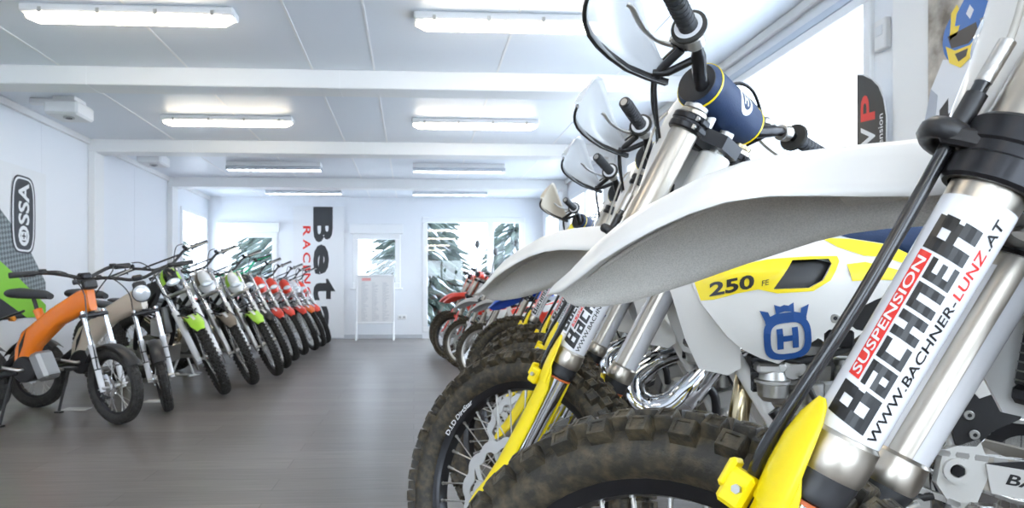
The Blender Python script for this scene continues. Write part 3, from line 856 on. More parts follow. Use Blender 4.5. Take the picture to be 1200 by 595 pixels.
def enduro(name, label, cat, pal, two_stroke=False, detail=True, steer=-40, group=None, sticker=True, guards=True, shields=True, rough=False):
    """a full-size off-road motorcycle; origin on the ground under the front axle, x forward, y left"""
    P = dict(fender=WHITE, under=GREYP, shroud=WHITE, accent=YEL, guard=YEL, plate=WHITE, frame=WFRAME, seat=NAVY, pad=NAVY, rim=BLKAL, fork=SIL, side=WHITE, shield=MILK); P.update(pal)
    root = empty(name, label, cat, group=group)
    S = steer_matrix(steer, AZ, RK, .055)
    key = name + str(len(MESH))
    steered = []
    # ---- front wheel
    fw = wheel(root, 'front_wheel', 0, AZ,   .354, .272, .047, .0165, 38, TYRE, P['rim'], ALU, 'ef', 'mx', 'each' if detail else 'mesh', .13, None, 1, mtx=S, rimtext=detail)
    a = MB(); a.cyl((0, -.125, AZ), (0, .125, AZ), .011, STEEL, 16); a.hexb((0, .125, AZ), (0, .133, AZ), .017, STEEL); a.build('front_axle', root, S)
    # ---- fork legs
    for sd in (1, -1):
        y = .107 * sd; r = .027
        a = MB(); c = FP(0, -.032, y)
        def ft(pr, m, seg=28): a.lathe([(t, rr) for t, rr in pr], m, c, UU, seg)
        ft([(.352, .024), (.350, .030), (.356, .0318), (.372, .0318), (.376, .0305), (.384, .0305), (.388, .0275), (.60, .0275), (.66, .0290), (.94, .0290), (.945, .027), (.946, .0)], P['fork'])
        leg = a.build('fork_leg', root, S)
        a = MB(); a.lathe([(.05, .0235), (.358, .0235)], CHROME, c, UU, 28); a.build('chrome_tube', leg)
        a = MB(); a.lathe([(.322, .0235), (.324, .0285), (.330, .0300), (.336, .0285), (.346, .0300), (.357, .0290)], BLK, c, UU, 28); a.lathe([(.318, .024), (.318, .0272), (.322, .0272), (.322, .024)], mat('wiper_red', (.55, .12, .03), .4), c, UU, 28); a.build('dust_seal', leg)
        a = MB(); a.lathe([(.946, .0), (.948, .0245), (.956, .0245), (.957, .010), (.962, .010), (.962, 0)], GOLDT if sd < 0 else ALU, c, UU, 6 if False else 20); a.build('fork_cap', leg)
        # axle lug
        a = MB()
        pr = [FP(.10, -.032, y), FP(.06, -.032, y), FP(.03, -.026, y), FP(0, -.004, y)]
        a.tube(pr, [.027, .030, .029, .026], ALU, 18); a.cyl((0, y - .022, AZ), (0, y + .022, AZ), .027, ALU, 24, bev=.003)
        for dt in (-.018, .012): a.hexb(FP(dt, .022, y - .02), FP(dt, .022, y + .02), .005, STEEL)
        a.build('axle_lug', leg)
        if sticker:
            a = MB(); fork_print(a, y, sd, .0276, .388, .606, -16 if sd > 0 else 10); tag(a.build('fork_sticker', leg), 'white wrap sticker with black and red lettering')
        if guards:
            a = MB(); n = 18; L = []
            for t, rr, a0, a1 in ((-.03, .052, 20, 130), (.0, .050, -5, 165), (.03, .043, -14, 185), (.09, .037, -24, 198), (.20, .035, -28, 200), (.29, .0355, -22, 198), (.325, .038, -8, 190), (.345, .042, 5, 150)):
                o_ = [];
                for k in range(n + 1):
                    an = R(lerp(a0, a1, k / n)); o_.append(tuple(FP(t, -.032, y) + (V((0, sd, 0)) * cos(an) + NN * sin(an)) * rr))
                i_ = []
                for k in range(n, -1, -1):
                    an = R(lerp(a0, a1, k / n)); i_.append(tuple(FP(t, -.032, y) + (V((0, sd, 0)) * cos(an) + NN * sin(an)) * (rr - .0032)))
                L.append(o_ + i_)
            a.loft(L, P['guard'])
            # upright fin beside the fork tube
            L = []
            for t, rr, a0, a1 in ((.30, .0385, -5, 95), (.335, .042, 0, 84), (.365, .0425, 6, 68), (.388, .041, 12, 54), (.402, .040, 20, 42), (.408, .040, 28, 36)):
                o_ = []; i_ = []
                for k in range(9): an = R(lerp(a0, a1, k / 8)); q = V((0, sd, 0)) * cos(an) + NN * sin(an); o_.append(tuple(FP(t, -.032, y) + q * rr)); i_.append(tuple(FP(t, -.032, y) + q * (rr - .0032)))
                L.append(o_ + i_[::-1])
            a.loft(L, P['guard'])
            # hose hook
            a.box(FP(.296, .018, y + sd * .012), (.026, .020, .036), P['guard'], .004, M4.Rotation(R(-RK), 3, 'Y')); a.box(FP(.306, .031, y + sd * .012), (.008, .022, .030), P['guard'], .003, M4.Rotation(R(-RK), 3, 'Y'))
            a.hexb(FP(.299, .012, y + sd * .030), FP(.299, .012, y + sd * .035), .0045, STEEL)
            a.build('fork_guard', leg)
    # ---- caliper
    a = MB(); c = V((-.105, .066, AZ + .045)); Rm = M4.Rotation(R(-22), 3, 'Y')
    a.box(c, (.050, .052, .085), ALU, .010, Rm); a.box(c + V((.025, -.006, .0)), (.03, .030, .06), BLKAL, .006, Rm)
    for dz in (-.02, .02): a.cyl(c + V((0, .026, dz)), c + V((0, .031, dz)), .013, BLKAL, 16, bev=.002)
    a.tube([FP(.06, -.05, .10), c + V((.02, .01, .02))], .010, ALU, 8); a.tube([FP(.0, -.03, .095), c + V((.03, .01, -.03))], .010, ALU, 8)
    a.build('brake_caliper', root, S)
    # ---- triple clamps
    def clamp(t, th, m, deep):
        mb = MB()
        for sd in (1, -1):
            c0 = FP(t - th / 2, -.032, .107 * sd)
            mb.lathe([(0, .030), (0, .0345), (.003, .0370), (th * .38, .0370), (th * .42, .0350), (th * .58, .0350), (th * .62, .0370), (th - .003, .0370), (th, .0345), (th, .030)], m, c0, UU, 28)
            for q in (.25, .75):
                pc = FP(t - th / 2 + th * q, -.032 - .030, .107 * sd - sd * .020); mb.cyl(pc, pc + V((0, sd * .038, 0)) , .006, m, 10); mb.hexb(pc + V((0, sd * .038, 0)), pc + V((0, sd * .044, 0)), .0052, STEEL)
                mb.box(FP(t - th / 2 + th * q, -.062, .107 * sd), (.020, .030, .014), m, .003, M4.Rotation(R(-RK), 3, 'Y'))
        mb.prism([(-.034, -.078), (-.034 - deep, -.035), (-.034 - deep, .035), (-.034, .078), (-.018, .078), (-.012, .03), (-.012, -.03), (-.018, -.078)], lambda u, v_, h: tuple(FP(t + h, u, v_)), -th * .42, th * .42, m)
        for q in (-.05, 0, .05): mb.prism([(-.016, q - .006), (-.016, q + .006), (-.006, q + .005), (-.006, q - .005)], lambda u, v_, h: tuple(FP(t + h, u, v_)), -th * .36, th * .36, m)
        return mb
    clamp(.648, .056, BLKAL, .045).build('lower_triple_clamp', root, S)
    mb = clamp(.918, .034, BLKAL, .050); mb.cyl(FP(.93, -.055, 0), FP(.948, -.055, 0), .017, ALU, 6)
    for sd in (1, -1):
        mb.cyl(FP(.93, -.028, sd * .042), FP(.985, -.026, sd * .042), .014, ALU, 16); mb.box(FP(.988, -.024, sd * .042), (.040, .024, .034), ALU, .006, M4.Rotation(R(-RK), 3, 'Y'))
        for q in (-1, 1): mb.hexb(FP(1.0, -.024 + q * .013, sd * .042), FP(1.008, -.024 + q * .013, sd * .042), .005, STEEL)
    mb.build('upper_triple_clamp', root, S)
    a = MB(); a.cyl(FP(.62, -.055, 0), FP(.93, -.055, 0), .017, STEEL, 16); a.build('steering_stem', root, S)
    # ---- handlebar
    BP = [(.990, -.024, 0), (.990, -.024, .06), (.992, -.026, .10), (1.006, -.032, .145), (1.034, -.040, .20), (1.046, -.046, .245), (1.052, -.062, .33), (1.058, -.078, .405)]
    bars = spline([FP(t, m, -y) for t, m, y in BP[::-1]] + [FP(t, m, y) for t, m, y in BP[1:]], 4)
    a = MB(); a.tube(bars, [.0143 if abs(p.y) < .20 else .0112 for p in bars], BLKAL, 14); hb = a.build('handlebar', root, S)
    a = MB(); a.tube([FP(1.000, -.012, -.118), FP(1.000, -.012, -.104), FP(1.000, -.012, .104), FP(1.000, -.012, .118)], [.041, .049, .049, .041], P['pad'], 28)
    for sd in (-1, 1):
        a.tube([FP(1.0, -.012, sd * .100), FP(1.0, -.012, sd * .105)], .0498, P['accent'], 28); a.tube([FP(1.0, -.012, sd * .112), FP(1.0, -.012, sd * .120)], [.043, .040], BLK, 28)
    cc = FP(1.0, -.012, 0)
    def padp(u, v_, h): an = v_ / .0415 + R(52); return tuple(cc + V((0, -u - .012, 0)) + (UU * cos(an) - NN * sin(an)) * (.0490 + h))
    rg = [(.030 * cos(t), .030 * sin(t)) for t in [2 * pi * k / 32 for k in range(32)]]; ri = [(.020 * cos(t), .020 * sin(t)) for t in [2 * pi * k / 32 for k in range(32)]]
    vs = [padp(x, y_, .0008) for x, y_ in rg] + [padp(x, y_, .0008) for x, y_ in ri]; a.add(vs, [(k, (k + 1) % 32, 32 + (k + 1) % 32, 32 + k) for k in range(32)], STICK, False)
    vs, fs = rects([(-.010, -.012, -.004, .012), (.004, -.012, .010, .012), (-.004, -.003, .004, .003)], .004); a.add([padp(x, y_, .0008) for x, y_ in vs], fs, STICK, False)
    a.build('bar_pad', hb)
    def onbar(y, dm=0, dt=0):
        ys = [b[2] for b in BP]; return FP(interp(ys, [b[0] for b in BP], abs(y)) + dt, interp(ys, [b[1] for b in BP], abs(y)) + dm, y)
    for sd in (1, -1):
        a = MB(); q = [.272, .276, .30, .36, .400, .412]; a.tube([onbar(sd * y) for y in q], [.018, .0175, .0165, .016, .0165, .0165], RUBD, 16)
        a.tube([onbar(sd * .405), onbar(sd * .416)], [.016, .014], BLK, 16)
        a.tube([onbar(sd * .4155), onbar(sd * .4165)], .010, ALU, 16)
        for k in range(9): a.tube([onbar(sd * (.288 + k * .013)), onbar(sd * (.294 + k * .013))], .0178, RUBD, 12)
        ax = (onbar(sd * .30) - onbar(sd * .27)).normalized()
        a.lathe([(-.007, .012), (-.007, .031), (-.004, .033), (.002, .033), (.004, .030), (.004, .012)], RUB, onbar(sd * .268), ax, 24); a.lathe([(.0042, .017), (.0050, .021), (.0050, .026), (.0042, .026)], STICK, onbar(sd * .268), ax, 24)
        a.build('grip', hb)
        # lever and its perch
        a = MB(); a.cyl(onbar(sd * .215), onbar(sd * .24), .019, ALU, 18, bev=.002)
        a.box(onbar(sd * .222, .030), (.035, .040, .022), ALU, .006, M4.Rotation(R(-15), 3, 'Y')); a.box(onbar(sd * .208, .038, .006), (.042, .060 if sd < 0 else .045, .026), BLKAL if sd > 0 else ALU, .008, M4.Rotation(R(-10), 3, 'Y'))
        a.cyl(onbar(sd * .222, .044, -.014), onbar(sd * .222, .044, .014), .009, BLKAL, 14)
        a.tube(spline([onbar(sd * .222, .046, -.012), onbar(sd * .245, .072, -.022), onbar(sd * .29, .076, -.030), onbar(sd * .34, .070, -.036), onbar(sd * .385, .064, -.038), onbar(sd * .395, .070, -.038)], 3), [.008] * 3 + [.0065] * 13, ALU, 8, flat=(UU, .6))
        a.build('clutch_lever' if sd > 0 else 'brake_lever', hb)
        if shields:
            a = MB(); L = []; n = 13
            pr = [(.175, .974, .030, .012), (.20, .978, .062, .024), (.24, .987, .088, .044), (.29, 1.000, .100, .062), (.33, 1.010, .103, .073), (.365, 1.018, .100, .078), (.395, 1.022, .092, .072), (.415, 1.023, .083, .060), (.430, 1.020, .074, .042), (.438, 1.016, .068, .020), (.440, 1.014, .066, .006)]
            for y, tc_, m_, hh in pr:
                o_ = [FP(tc_ + hh * (k / 5 - 1) + hh * .35, m_ - .022 * (abs(k - 5) / 5) ** 2, sd * y) for k in range(11)]; i_ = [p - NN * .0025 for p in o_[::-1]]
                L.append([tuple(p) for p in o_ + i_])
            a.loft(L, P['shield']); hg = a.build('handguard', hb)
            a = MB(); L = []
            for y, tc_, m_, hh in pr[:-1]:
                q = [FP(tc_ - hh * .65 + dz, m_ - .020 + dm, sd * y) for dz, dm in ((-.004, .004), (.0, .008), (.012, .007), (.012, .002), (.0, -.003))]; L.append([tuple(p) for p in q])
            a.loft(L, P.get('shield_edge', BLK)); a.tube([onbar(sd * .185), FP(.985, .01, sd * .19), FP(.975, .035, sd * .20)], .008, BLK, 8); a.build('guard_bracket', hg)
    # ---- front fender
    a = MB(); X = [.196, .190, .16, .12, .08, .04, 0, -.04, -.08, -.12, -.16, -.20, -.24, -.30]
    Wd = [.026, .036, .048, .068, .083, .092, .097, .099, .096, .083, .066, .054, .047, .043]
    Ze = [.500, .497, .497, .507, .523, .537, .551, .563, .572, .577, .577, .574, .570, .566]
    Zc = [.508, .520, .540, .570, .594, .611, .625, .638, .646, .650, .651, .650, .647, .642]
    L = []; n = 10
    for x, w_, ze, zc in zip(X, Wd, Ze, Zc):
        o_ = []; i_ = []
        for k in range(-n, n + 1):
            q = abs(k) / n; s = 1 if k >= 0 else -1
            # shoulders: flat crown, crease, then falling side
            if q < .45: yy = q / .45 * .50; zz = 1 - .10 * (q / .45) ** 2
            elif q < .55: yy = .50 + (q - .45) / .10 * .06; zz = .90 - (q - .45) / .10 * .05
            else: e = (q - .55) / .45; yy = .56 + .44 * e; zz = .85 * (1 - e ** 1.25)
            o_.append((x, s * w_ * yy, AZ + ze + (zc - ze) * zz)); i_.append((x - .001, s * (w_ * yy - .0028 * (q > .3)), AZ + ze + (zc - ze) * zz - .0032 * (1 - .8 * (q > .97))))
        L.append(o_ + i_[::-1])
    N2 = 2 * n + 1
    a.loft(L, P['fender'], matf=lambda i, k: P['under'] if N2 <= k < 2 * N2 - 1 else P['fender'])
    # stiffening ribs under the fender
    for sy in (-.026, .026): a.tube([(x, sy * min(1, w_ / .09), AZ + ze + (zc - ze) * .93 - .006) for x, w_, ze, zc in list(zip(X, Wd, Ze, Zc))[2:10]], [.002] + [.004] * 6 + [.002], P['under'], 6)
    a.box((-.215, 0, AZ + .610), (.10, .06, .03), P['under'], .004); a.build('front_fender', root, S)
    # ---- headlight mask
    a = MB(); L = []
    for t, w_, m0, mc in ((.690, .070, .015, .045), (.71, .084, .008, .055), (.77, .092, .004, .064), (.84, .094, .006, .080), (.90, .090, .012, .092), (.96, .076, .024, .097), (.990, .055, .045, .092)):
        o_ = []; i_ = []
        for k in range(-8, 9):
            q = k / 8; m_ = m0 + (mc - m0) * (1 - abs(q) ** 2.4); o_.append(tuple(FP(t, m_, w_ * q))); i_.append(tuple(FP(t, m_ - .003, w_ * q * .97)))
        L.append(o_ + i_[::-1])
    a.loft(L, P['plate']); mk = a.build('headlight_mask', root, S)
    a = MB(); L = []
    for s_, m_ in ((1, .046), (.95, .060), (.8, .067), (.45, .071), (.05, .072)): L.append([tuple(FP(.80 + sin(t) * .034 * s_, m_, cos(t) * .042 * s_)) for t in [2 * pi * k / 24 for k in range(24)]])
    a.loft(L, LENS); a.build('headlight', mk)
    # ---- brake hose with its guide
    a = MB(); a.tube(spline([FP(.705, .009, .121), FP(.66, .008, .123), FP(.50, .006, .126), FP(.36, .014, .122), FP(.31, .014, .112), FP(.22, .010, .078), FP(.10, -.02, .062), c + V((.01, -.03, .045))], 5), [.0062] * 31 + [.0045] * 5, BLKG, 10)
    a.tube(spline([onbar(-.20, .02, .0), FP(1.04, .05, -.12), FP(1.0, .085, -.03), FP(.93, .075, .06), FP(.84, .035, .105), FP(.75, .009, .119), FP(.70, .009, .121)], 5), .0030, mat('clear_hose_sleeve', (.42, .40, .36), .3), 8)
    for t in (.675,):
        a.tube([FP(t, .008, .123) + UU * .018, FP(t, .008, .123) - UU * .018], .0085, BLK, 10)
    a.tube([FP(.704, .009, .121), FP(.742, .009, .1195)], .0068, ALU, 12)
    hs = a.build('brake_hose', root, S)
    a = MB(); lp = [FP(.655, .018 + .016 * cos(t) - .004, .112 + .026 * sin(t)) for t in [2 * pi * k / 16 for k in range(16)]]
    a.tube(lp, .0075, BLK, 8, closed=True, flat=(UU, 1.3)); a.box(FP(.652, -.004, .132), (.035, .012, .016), BLK, .003, M4.Rotation(R(-RK), 3, 'Y')); a.build('hose_guide', root, S)
    # ---- control cables
    a = MB()
    a.tube(spline([onbar(-.20, .03), FP(1.09, .02, -.13), FP(1.08, .05, -.085), FP(1.0, .075, -.075), FP(.90, .07, -.06), FP(.80, .045, -.03), FP(.72, -.0, -.02)], 6), .0042, BLKG, 8)
    a.tube(spline([onbar(-.21, .02), FP(1.075, .03, -.15), FP(1.066, .055, -.10), FP(.99, .085, -.088), FP(.88, .075, -.075), FP(.78, .03, -.05)], 6), .0042, BLKG, 8)
    a.tube(spline([onbar(.205, .045), FP(1.00, .075, .15), FP(.95, .08, .11), FP(.90, .06, .075), FP(.82, .02, .05), FP(.74, -.05, .03)], 6), .0040, BLKG, 8)
    a.tube(spline([onbar(.21, .03, -.01), FP(.975, .03, .19), FP(.93, .045, .13), FP(.88, .035, .085)], 5), [.009] * 6 + [.0035] * 10, BLK, 8)
    lp = [FP(.955 + .038 * sin(t), .050, -.115 + .046 * cos(t)) for t in [2 * pi * k / 24 for k in range(24)]]; a.tube(lp, .0042, BLKG, 8, closed=True)
    a.build('control_cables', root, S)
    # cable switchgear cluster and ignition parts behind the mask
    a = MB(); a.box(FP(.93, .045, -.03), (.055, .09, .04), BLK, .008, M4.Rotation(R(-RK), 3, 'Y')); a.box(FP(.955, .045, -.03), (.040, .06, .006), GREYL, .002, M4.Rotation(R(-RK), 3, 'Y')); a.build('speedometer', root, S)

    # ================= body
    fr = P['frame']
    hd = V((-.335, 0, .960)); hd2 = V((-.385, 0, 1.085))
    a = MB(); a.cyl(FP(.66, -.055, 0) + V((0, 0, 0)), FP(.895, -.055, 0), .034, fr, 24, bev=.004)
    ht = FP(.80, -.055, 0)
    dn = FP(.69, -.060, 0)
    for sd in (1, -1):
        a.tube(spline([dn + V((0, sd * .018, .02)), V((-.41, sd * .040, .81)), V((-.459, sd * .072, .734)), V((-.511, sd * .088, .641)), V((-.561, sd * .092, .552)), V((-.605, sd * .086, .46)), V((-.635, sd * .088, .36)), V((-.70, sd * .086, .325)), V((-.82, sd * .085, .335)), V((-.875, sd * .085, .40)), V((-.875, sd * .090, .50)), V((-.845, sd * .085, .62)), V((-.80, sd * .070, .76)), V((-.70, sd * .045, .845)), V((-.50, sd * .025, .925)), ht + V((-.02, sd * .015, .0))], 4), .0155, fr, 12, flat=(V((0, 1, 0)), .85))
        # steering-head gusset
        a.prism([(-.375, .985), (-.46, .90), (-.455, .80), (-.36, .90)], lambda u, v_, h: (u, h, v_), sd * .016, sd * .020, fr)
        # subframe
        a.tube([(-.79, sd * .065, .80), (-1.05, sd * .075, .86), (-1.38, sd * .06, .90)], .010, fr, 10); a.tube([(-.85, sd * .08, .60), (-1.0, sd * .08, .73), (-1.28, sd * .06, .875)], .010, fr, 10)
        # footpeg bracket
        a.prism([(-.845, .535), (-.905, .560), (-.925, .50), (-.905, .44), (-.925, .385), (-.885, .375), (-.86, .43), (-.835, .47)], lambda u, v_, h: (u, h, v_), sd * .092, sd * .112, fr)
        a.lathe([(-.006, .012), (-.006, .026), (.020, .024), (.020, .013)], fr, (-.868, sd * .098, .498), (0, sd, 0), 24)
    a.cyl((-.60, -.09, .36), (-.60, .09, .36), .012, fr, 12); a.cyl((-.85, -.09, .36), (-.85, .09, .36), .012, fr, 12); a.build('frame', root)
    a = MB(); a.hexb((-.868, .112, .498), (-.868, .120, .498), .012, BLKAL); a.cyl((-.868, -.12, .498), (-.868, .118, .498), .009, STEEL, 12); a.build('swingarm_bolt', root)
    # engine
    a = MB(); D = DARKM
    cs = [(-.575, .40), (-.60, .335), (-.68, .315), (-.80, .330), (-.845, .40), (-.84, .50), (-.78, .545), (-.70, .560), (-.60, .530)]
    for y0, y1, g, m_ in ((-.075, .075, 1, D), (.075, .090, .93, ALU), (-.090, -.075, .93, ALU)):
        cx = sum(p[0] for p in cs) / len(cs); cz = sum(p[1] for p in cs) / len(cs)
        a.prism([(cx + (x - cx) * g, cz + (z - cz) * g) for x, z in cs], lambda u, v_, h: (u, h, v_), y0, y1, m_)
    for k, (x, z) in enumerate(cs): a.hexb((cx + (x - cx) * .88, .088, cz + (z - cz) * .88), (cx + (x - cx) * .88, .096, cz + (z - cz) * .88), .006, STEEL)
    eng = a.build('engine_case', root)
    a = MB(); a.cyl((-.66, .085, .425), (-.66, .118, .425), .062, ALU, 32, r1=.055, bev=.006); a.cyl((-.66, .118, .425), (-.66, .122, .425), .040, BLKAL, 28)
    for k in range(6): t = k * pi / 3; a.hexb((-.66 + .056 * cos(t), .112, .425 + .056 * sin(t)), (-.66 + .056 * cos(t), .122, .425 + .056 * sin(t)), .0045, STEEL)
    a.build('ignition_cover', eng)
    a = MB(); cax = V((.10, 0, 1)).normalized(); b0 = V((-.625, 0, .53))
    a.cyl(b0, b0 + cax * .10, .062, ALU, 28, bev=.004)
    for k in range(5): a.cyl(b0 + cax * (.012 + k * .018), b0 + cax * (.020 + k * .018), .071, ALU, 28)
    a.box(b0 + cax * .135, (.125, .130, .065), DARKM, .012); a.box(b0 + cax * .185, (.115, .110, .045), ALU if not two_stroke else D, .014)
    for sd in (-1, 1):
        a.cyl(b0 + cax * .15 + V((.02, sd * .065, 0)), b0 + cax * .15 + V((.02, sd * .078, 0)), .024, ALU, 18, bev=.003)
        for q in (-.035, .035): a.tube([b0 + V((q, sd * .062, -.01)), b0 + cax * .12 + V((q, sd * .062, 0))], .007, STEEL, 8)
    a.build('cylinder', root)
    # carburettor / throttle body, airbox boot
    a = MB(); a.cyl((-.665, .028, .655), (-.80, .020, .675), .030, BLK, 20); a.cyl((-.70, .035, .60), (-.70, .035, .700), .024, ALU, 20, bev=.004); a.box((-.70, .055, .662), (.060, .05, .045), ALU, .010); a.cyl((-.70, .075, .662), (-.70, .092, .662), .018, ALU, 16, bev=.003)
    a.cyl((-.655, .060, .610), (-.655, .060, .655), .020, GREYL, 18, bev=.004); a.build('carburettor', root)
    # bowl shaped reservoir under the shroud
    a = MB(); a.lathe([(0, 0), (0, .018), (.010, .027), (.034, .029), (.036, .033), (.042, .033), (.044, .026), (.060, .022), (.064, 0)], ALU, (-.540, .120, .622), (0, 0, 1), 28); a.box((-.530, .118, .688), (.045, .05, .02), ALU, .005); a.cyl((-.552, .105, .690), (-.552, .140, .690), .010, ALU, 16, bev=.002); a.build('catch_tank', root)
    # cylinders and lines between engine and frame (filter housings, solenoid)
    a = MB(); a.box((-.519, .080, .672), (.030, .05, .075), BLK, .004)
    for k in range(5): a.box((-.519, .106, .645 + k * .014), (.031, .004, .005), BLKAL)
    a.tube(spline([(-.545, .11, .60), (-.575, .115, .56), (-.60, .115, .52), (-.61, .10, .46)], 5), .013, BLK, 12)
    a.tube(spline([(-.53, .06, .72), (-.58, .10, .70), (-.64, .10, .71), (-.70, .09, .73)], 5), .007, BLK, 10); a.tube(spline([(-.60, .095, .67), (-.63, .105, .61), (-.66, .11, .55), (-.70, .105, .50)], 5), .006, BLK, 10)
    a.tube(spline([(-.73, .08, .70), (-.745, .105, .63), (-.735, .11, .57), (-.75, .09, .50)], 5), .008, BLK, 10)
    a.cyl((-.628, .088, .545), (-.628, .088, .655), .017, ALU, 20, bev=.003); a.cyl((-.70, .088, .545), (-.70, .088, .60), .020, STEEL, 20, bev=.003)
    a.box((-.755, .080, .635), (.05, .04, .07), BLK, .006); a.box((-.665, .10, .745), (.05, .02, .035), BLKAL, .004)
    a.build('hoses', root)
    # radiators
    for sd in (1, -1):
        a = MB(); Rm = M4.Rotation(R(-6), 3, 'Y') @ M4.Rotation(R(sd * -14), 3, 'Z')
        c1 = V((-.435, sd * .082, .810)); a.box(c1, (.028, .090, .19), BLKAL, .003, Rm)
        for k in range(18): a.box(c1 + Rm @ V((.015, 0, -.088 + k * .010)), (.003, .082, .0016), DARKM, 0, Rm)
        a.box(c1 + Rm @ V((0, 0, .103)), (.036, .09, .022), BLKAL, .006, Rm); a.box(c1 + Rm @ V((0, 0, -.103)), (.036, .09, .022), BLKAL, .006, Rm); a.build('radiator', root)
        # radiator guard: the white blade ahead of the shroud
        def yb(x, z): return .150 - .30 * max(0, x + .40) - .10 * max(0, .80 - z) + .02 * sin((z - .7) * 9)
        bl = [(-.330, .925), (-.372, .935), (-.398, .868), (-.418, .815), (-.452, .765), (-.474, .735), (-.478, .688), (-.455, .672), (-.400, .684), (-.372, .745), (-.340, .850)]
        a = MB(); a.panel(bl, yb, .004, P['shroud'], sd, .022); a.build('radiator_louvre', root)
    # shrouds with decals
    def ys(x, z): return interp([-.80, -.68, -.56, -.44, -.37], [.118, .140, .168, .176, .160], x) - .55 * max(0, z - .88) - .28 * max(0, .76 - z) + .006 * sin((z - .72) * 20)
    sh = [(-.372, .882), (-.395, .823), (-.415, .795), (-.445, .755), (-.478, .727), (-.51, .711), (-.543, .700), (-.575, .722), (-.62, .760), (-.667, .800), (-.73, .832), (-.785, .850), (-.800, .900), (-.752, .929), (-.68, .942), (-.607, .945), (-.555, .937), (-.518, .928), (-.47, .912), (-.43, .898)]
    intake = [(-.527, .846), (-.545, .872), (-.565, .901), (-.633, .903), (-.637, .893), (-.618, .862), (-.592, .848)]
    for sd in (1, -1):
        a = MB(); a.panel(sh, ys, .004, P['shroud'], sd, .022, holes=[[(x, z) for x, z in intake]])
        so = a.build('radiator_shroud', root)
        a = MB()
        band = [(-.380, .878), (-.397, .824), (-.42, .826), (-.46, .838), (-.50, .846), (-.535, .838), (-.600, .842), (-.632, .862), (-.652, .898), (-.650, .908), (-.60, .908), (-.545, .905), (-.52, .903), (-.48, .895), (-.43, .886)]
        a.panel(band, ys, .0012, P['accent'], sd, .016, off=.0013, holes=[intake])
        a.panel([(-.378, .886), (-.43, .902), (-.47, .916), (-.518, .930), (-.555, .938), (-.555, .931), (-.52, .922), (-.47, .905), (-.43, .892)], ys, .0012, P['accent'], sd, .016, off=.0013)
        a.panel([(-.625, .944), (-.68, .941), (-.752, .928), (-.792, .905), (-.79, .885), (-.735, .905), (-.70, .908), (-.655, .925)], ys, .0012, P['accent'], sd, .016, off=.0013)
        a.panel([(-.672, .860), (-.665, .892), (-.70, .896), (-.765, .878), (-.775, .860), (-.72, .862)], ys, .0012, P['accent'], sd, .016, off=.0013)
        tag(a.build('shroud_decal', so), 'yellow flash decal' if P['accent'] in (YEL, YELD) else None)
        a = MB(); a.panel([(x - .003, z) for x, z in intake], lambda x, z: ys(x, z) - .014, .003, BLK, sd, .02)
        for i in range(len(intake)):
            p, q = intake[i - 1], intake[i]; a.add([(p[0], sd * (ys(*p) - .004), p[1]), (q[0], sd * (ys(*q) - .004), q[1]), (q[0] - .003, sd * (ys(*q) - .016), q[1]), (p[0] - .003, sd * (ys(*p) - .016), p[1])], [(0, 1, 2, 3)], BLK, False)
        a.build('air_intake', so)
        if P.get('print', True):
            a = MB()
            th = R(-12)
            def lay(x0, z0, k=1):
                def f(u, v_):
                    uu = u * cos(th) + v_ * sin(th) * 0 ; X_ = x0 - sd * 0 - (u * cos(R(12)) + v_ * sin(R(-12)) * 1) if sd > 0 else x0 + (u * cos(R(12)) + v_ * sin(R(12)))
                    Z_ = z0 + (u * sin(R(12)) + v_ * cos(R(12))) if sd > 0 else z0 - u * sin(R(12)) + v_ * cos(R(12))
                    return (X_, sd * (ys(X_, Z_) + .0028), Z_)
                return f
            t = txt('250', .024, .045, .22, 1.6); a.text(t, INK, lay(-.412 if sd > 0 else -.505, .833 if sd > 0 else .856))
            a.build('shroud_lettering', so); a = MB(); t = txt('FE', .010, .01, .3, 1.0)
            if not two_stroke: a.text(t, INK, lay(-.420 - tw(txt('250', .024, .045, .22, 1.6)) - .0 if sd > 0 else -.418, .852 if sd > 0 else .842))
            if not two_stroke: a.build('shroud_lettering', so)
            a = MB()
            # shield badge: crown over a round cornered frame with H
            cx_, cz_ = -.553, .762
            def LB(u, v_):
                u *= 1.25; v_ *= 1.25; X_ = cx_ - sd * (u * cos(R(8)) - v_ * sin(R(8))) ; Z_ = cz_ + u * sin(R(8)) + v_ * cos(R(8)); return (X_, sd * (ys(X_, Z_) + .0028), Z_)
            n = 40
            def sq(hw_, hh_, e): return [(hw_ * abs(cos(t)) ** e * (1 if cos(t) > 0 else -1), hh_ * abs(sin(t)) ** e * (1 if sin(t) > 0 else -1)) for t in [2 * pi * (k + .5) / n for k in range(n)]]
            o_ = sq(.0345, .034, .62); i_ = sq(.0245, .0245, .62); a.add([LB(x, y_ - .008) for x, y_ in o_ + i_], [(k, (k + 1) % n, n + (k + 1) % n, n + k) for k in range(n)], BLUE, False)
            vs, fs = rects([(-.0155, -.0165, -.0065, .0165), (.0065, -.0165, .0155, .0165), (-.0065, -.0045, .0065, .0045)], .008); a.add([LB(x, y_ - .008) for x, y_ in vs], fs, BLUE, False)
            for pts in ([(-.030, .022), (-.036, .040), (-.024, .036), (-.022, .029), (-.013, .031), (-.013, .024)], [(-.013, .031), (-.014, .046), (-.006, .042), (0, .044), (.006, .042), (.014, .046), (.013, .031), (.006, .033), (0, .034), (-.006, .033)], [(.030, .022), (.036, .040), (.024, .036), (.022, .029), (.013, .031), (.013, .024)], [(-.030, .018), (-.030, .026), (-.013, .032), (.013, .032), (.030, .026), (.030, .018), (0, .025)]):
                vs, fs = fill2d(pts, .01); a.add([LB(x, y_) for x, y_ in vs], fs, BLUE, False)
            a.build('shroud_emblem', so)
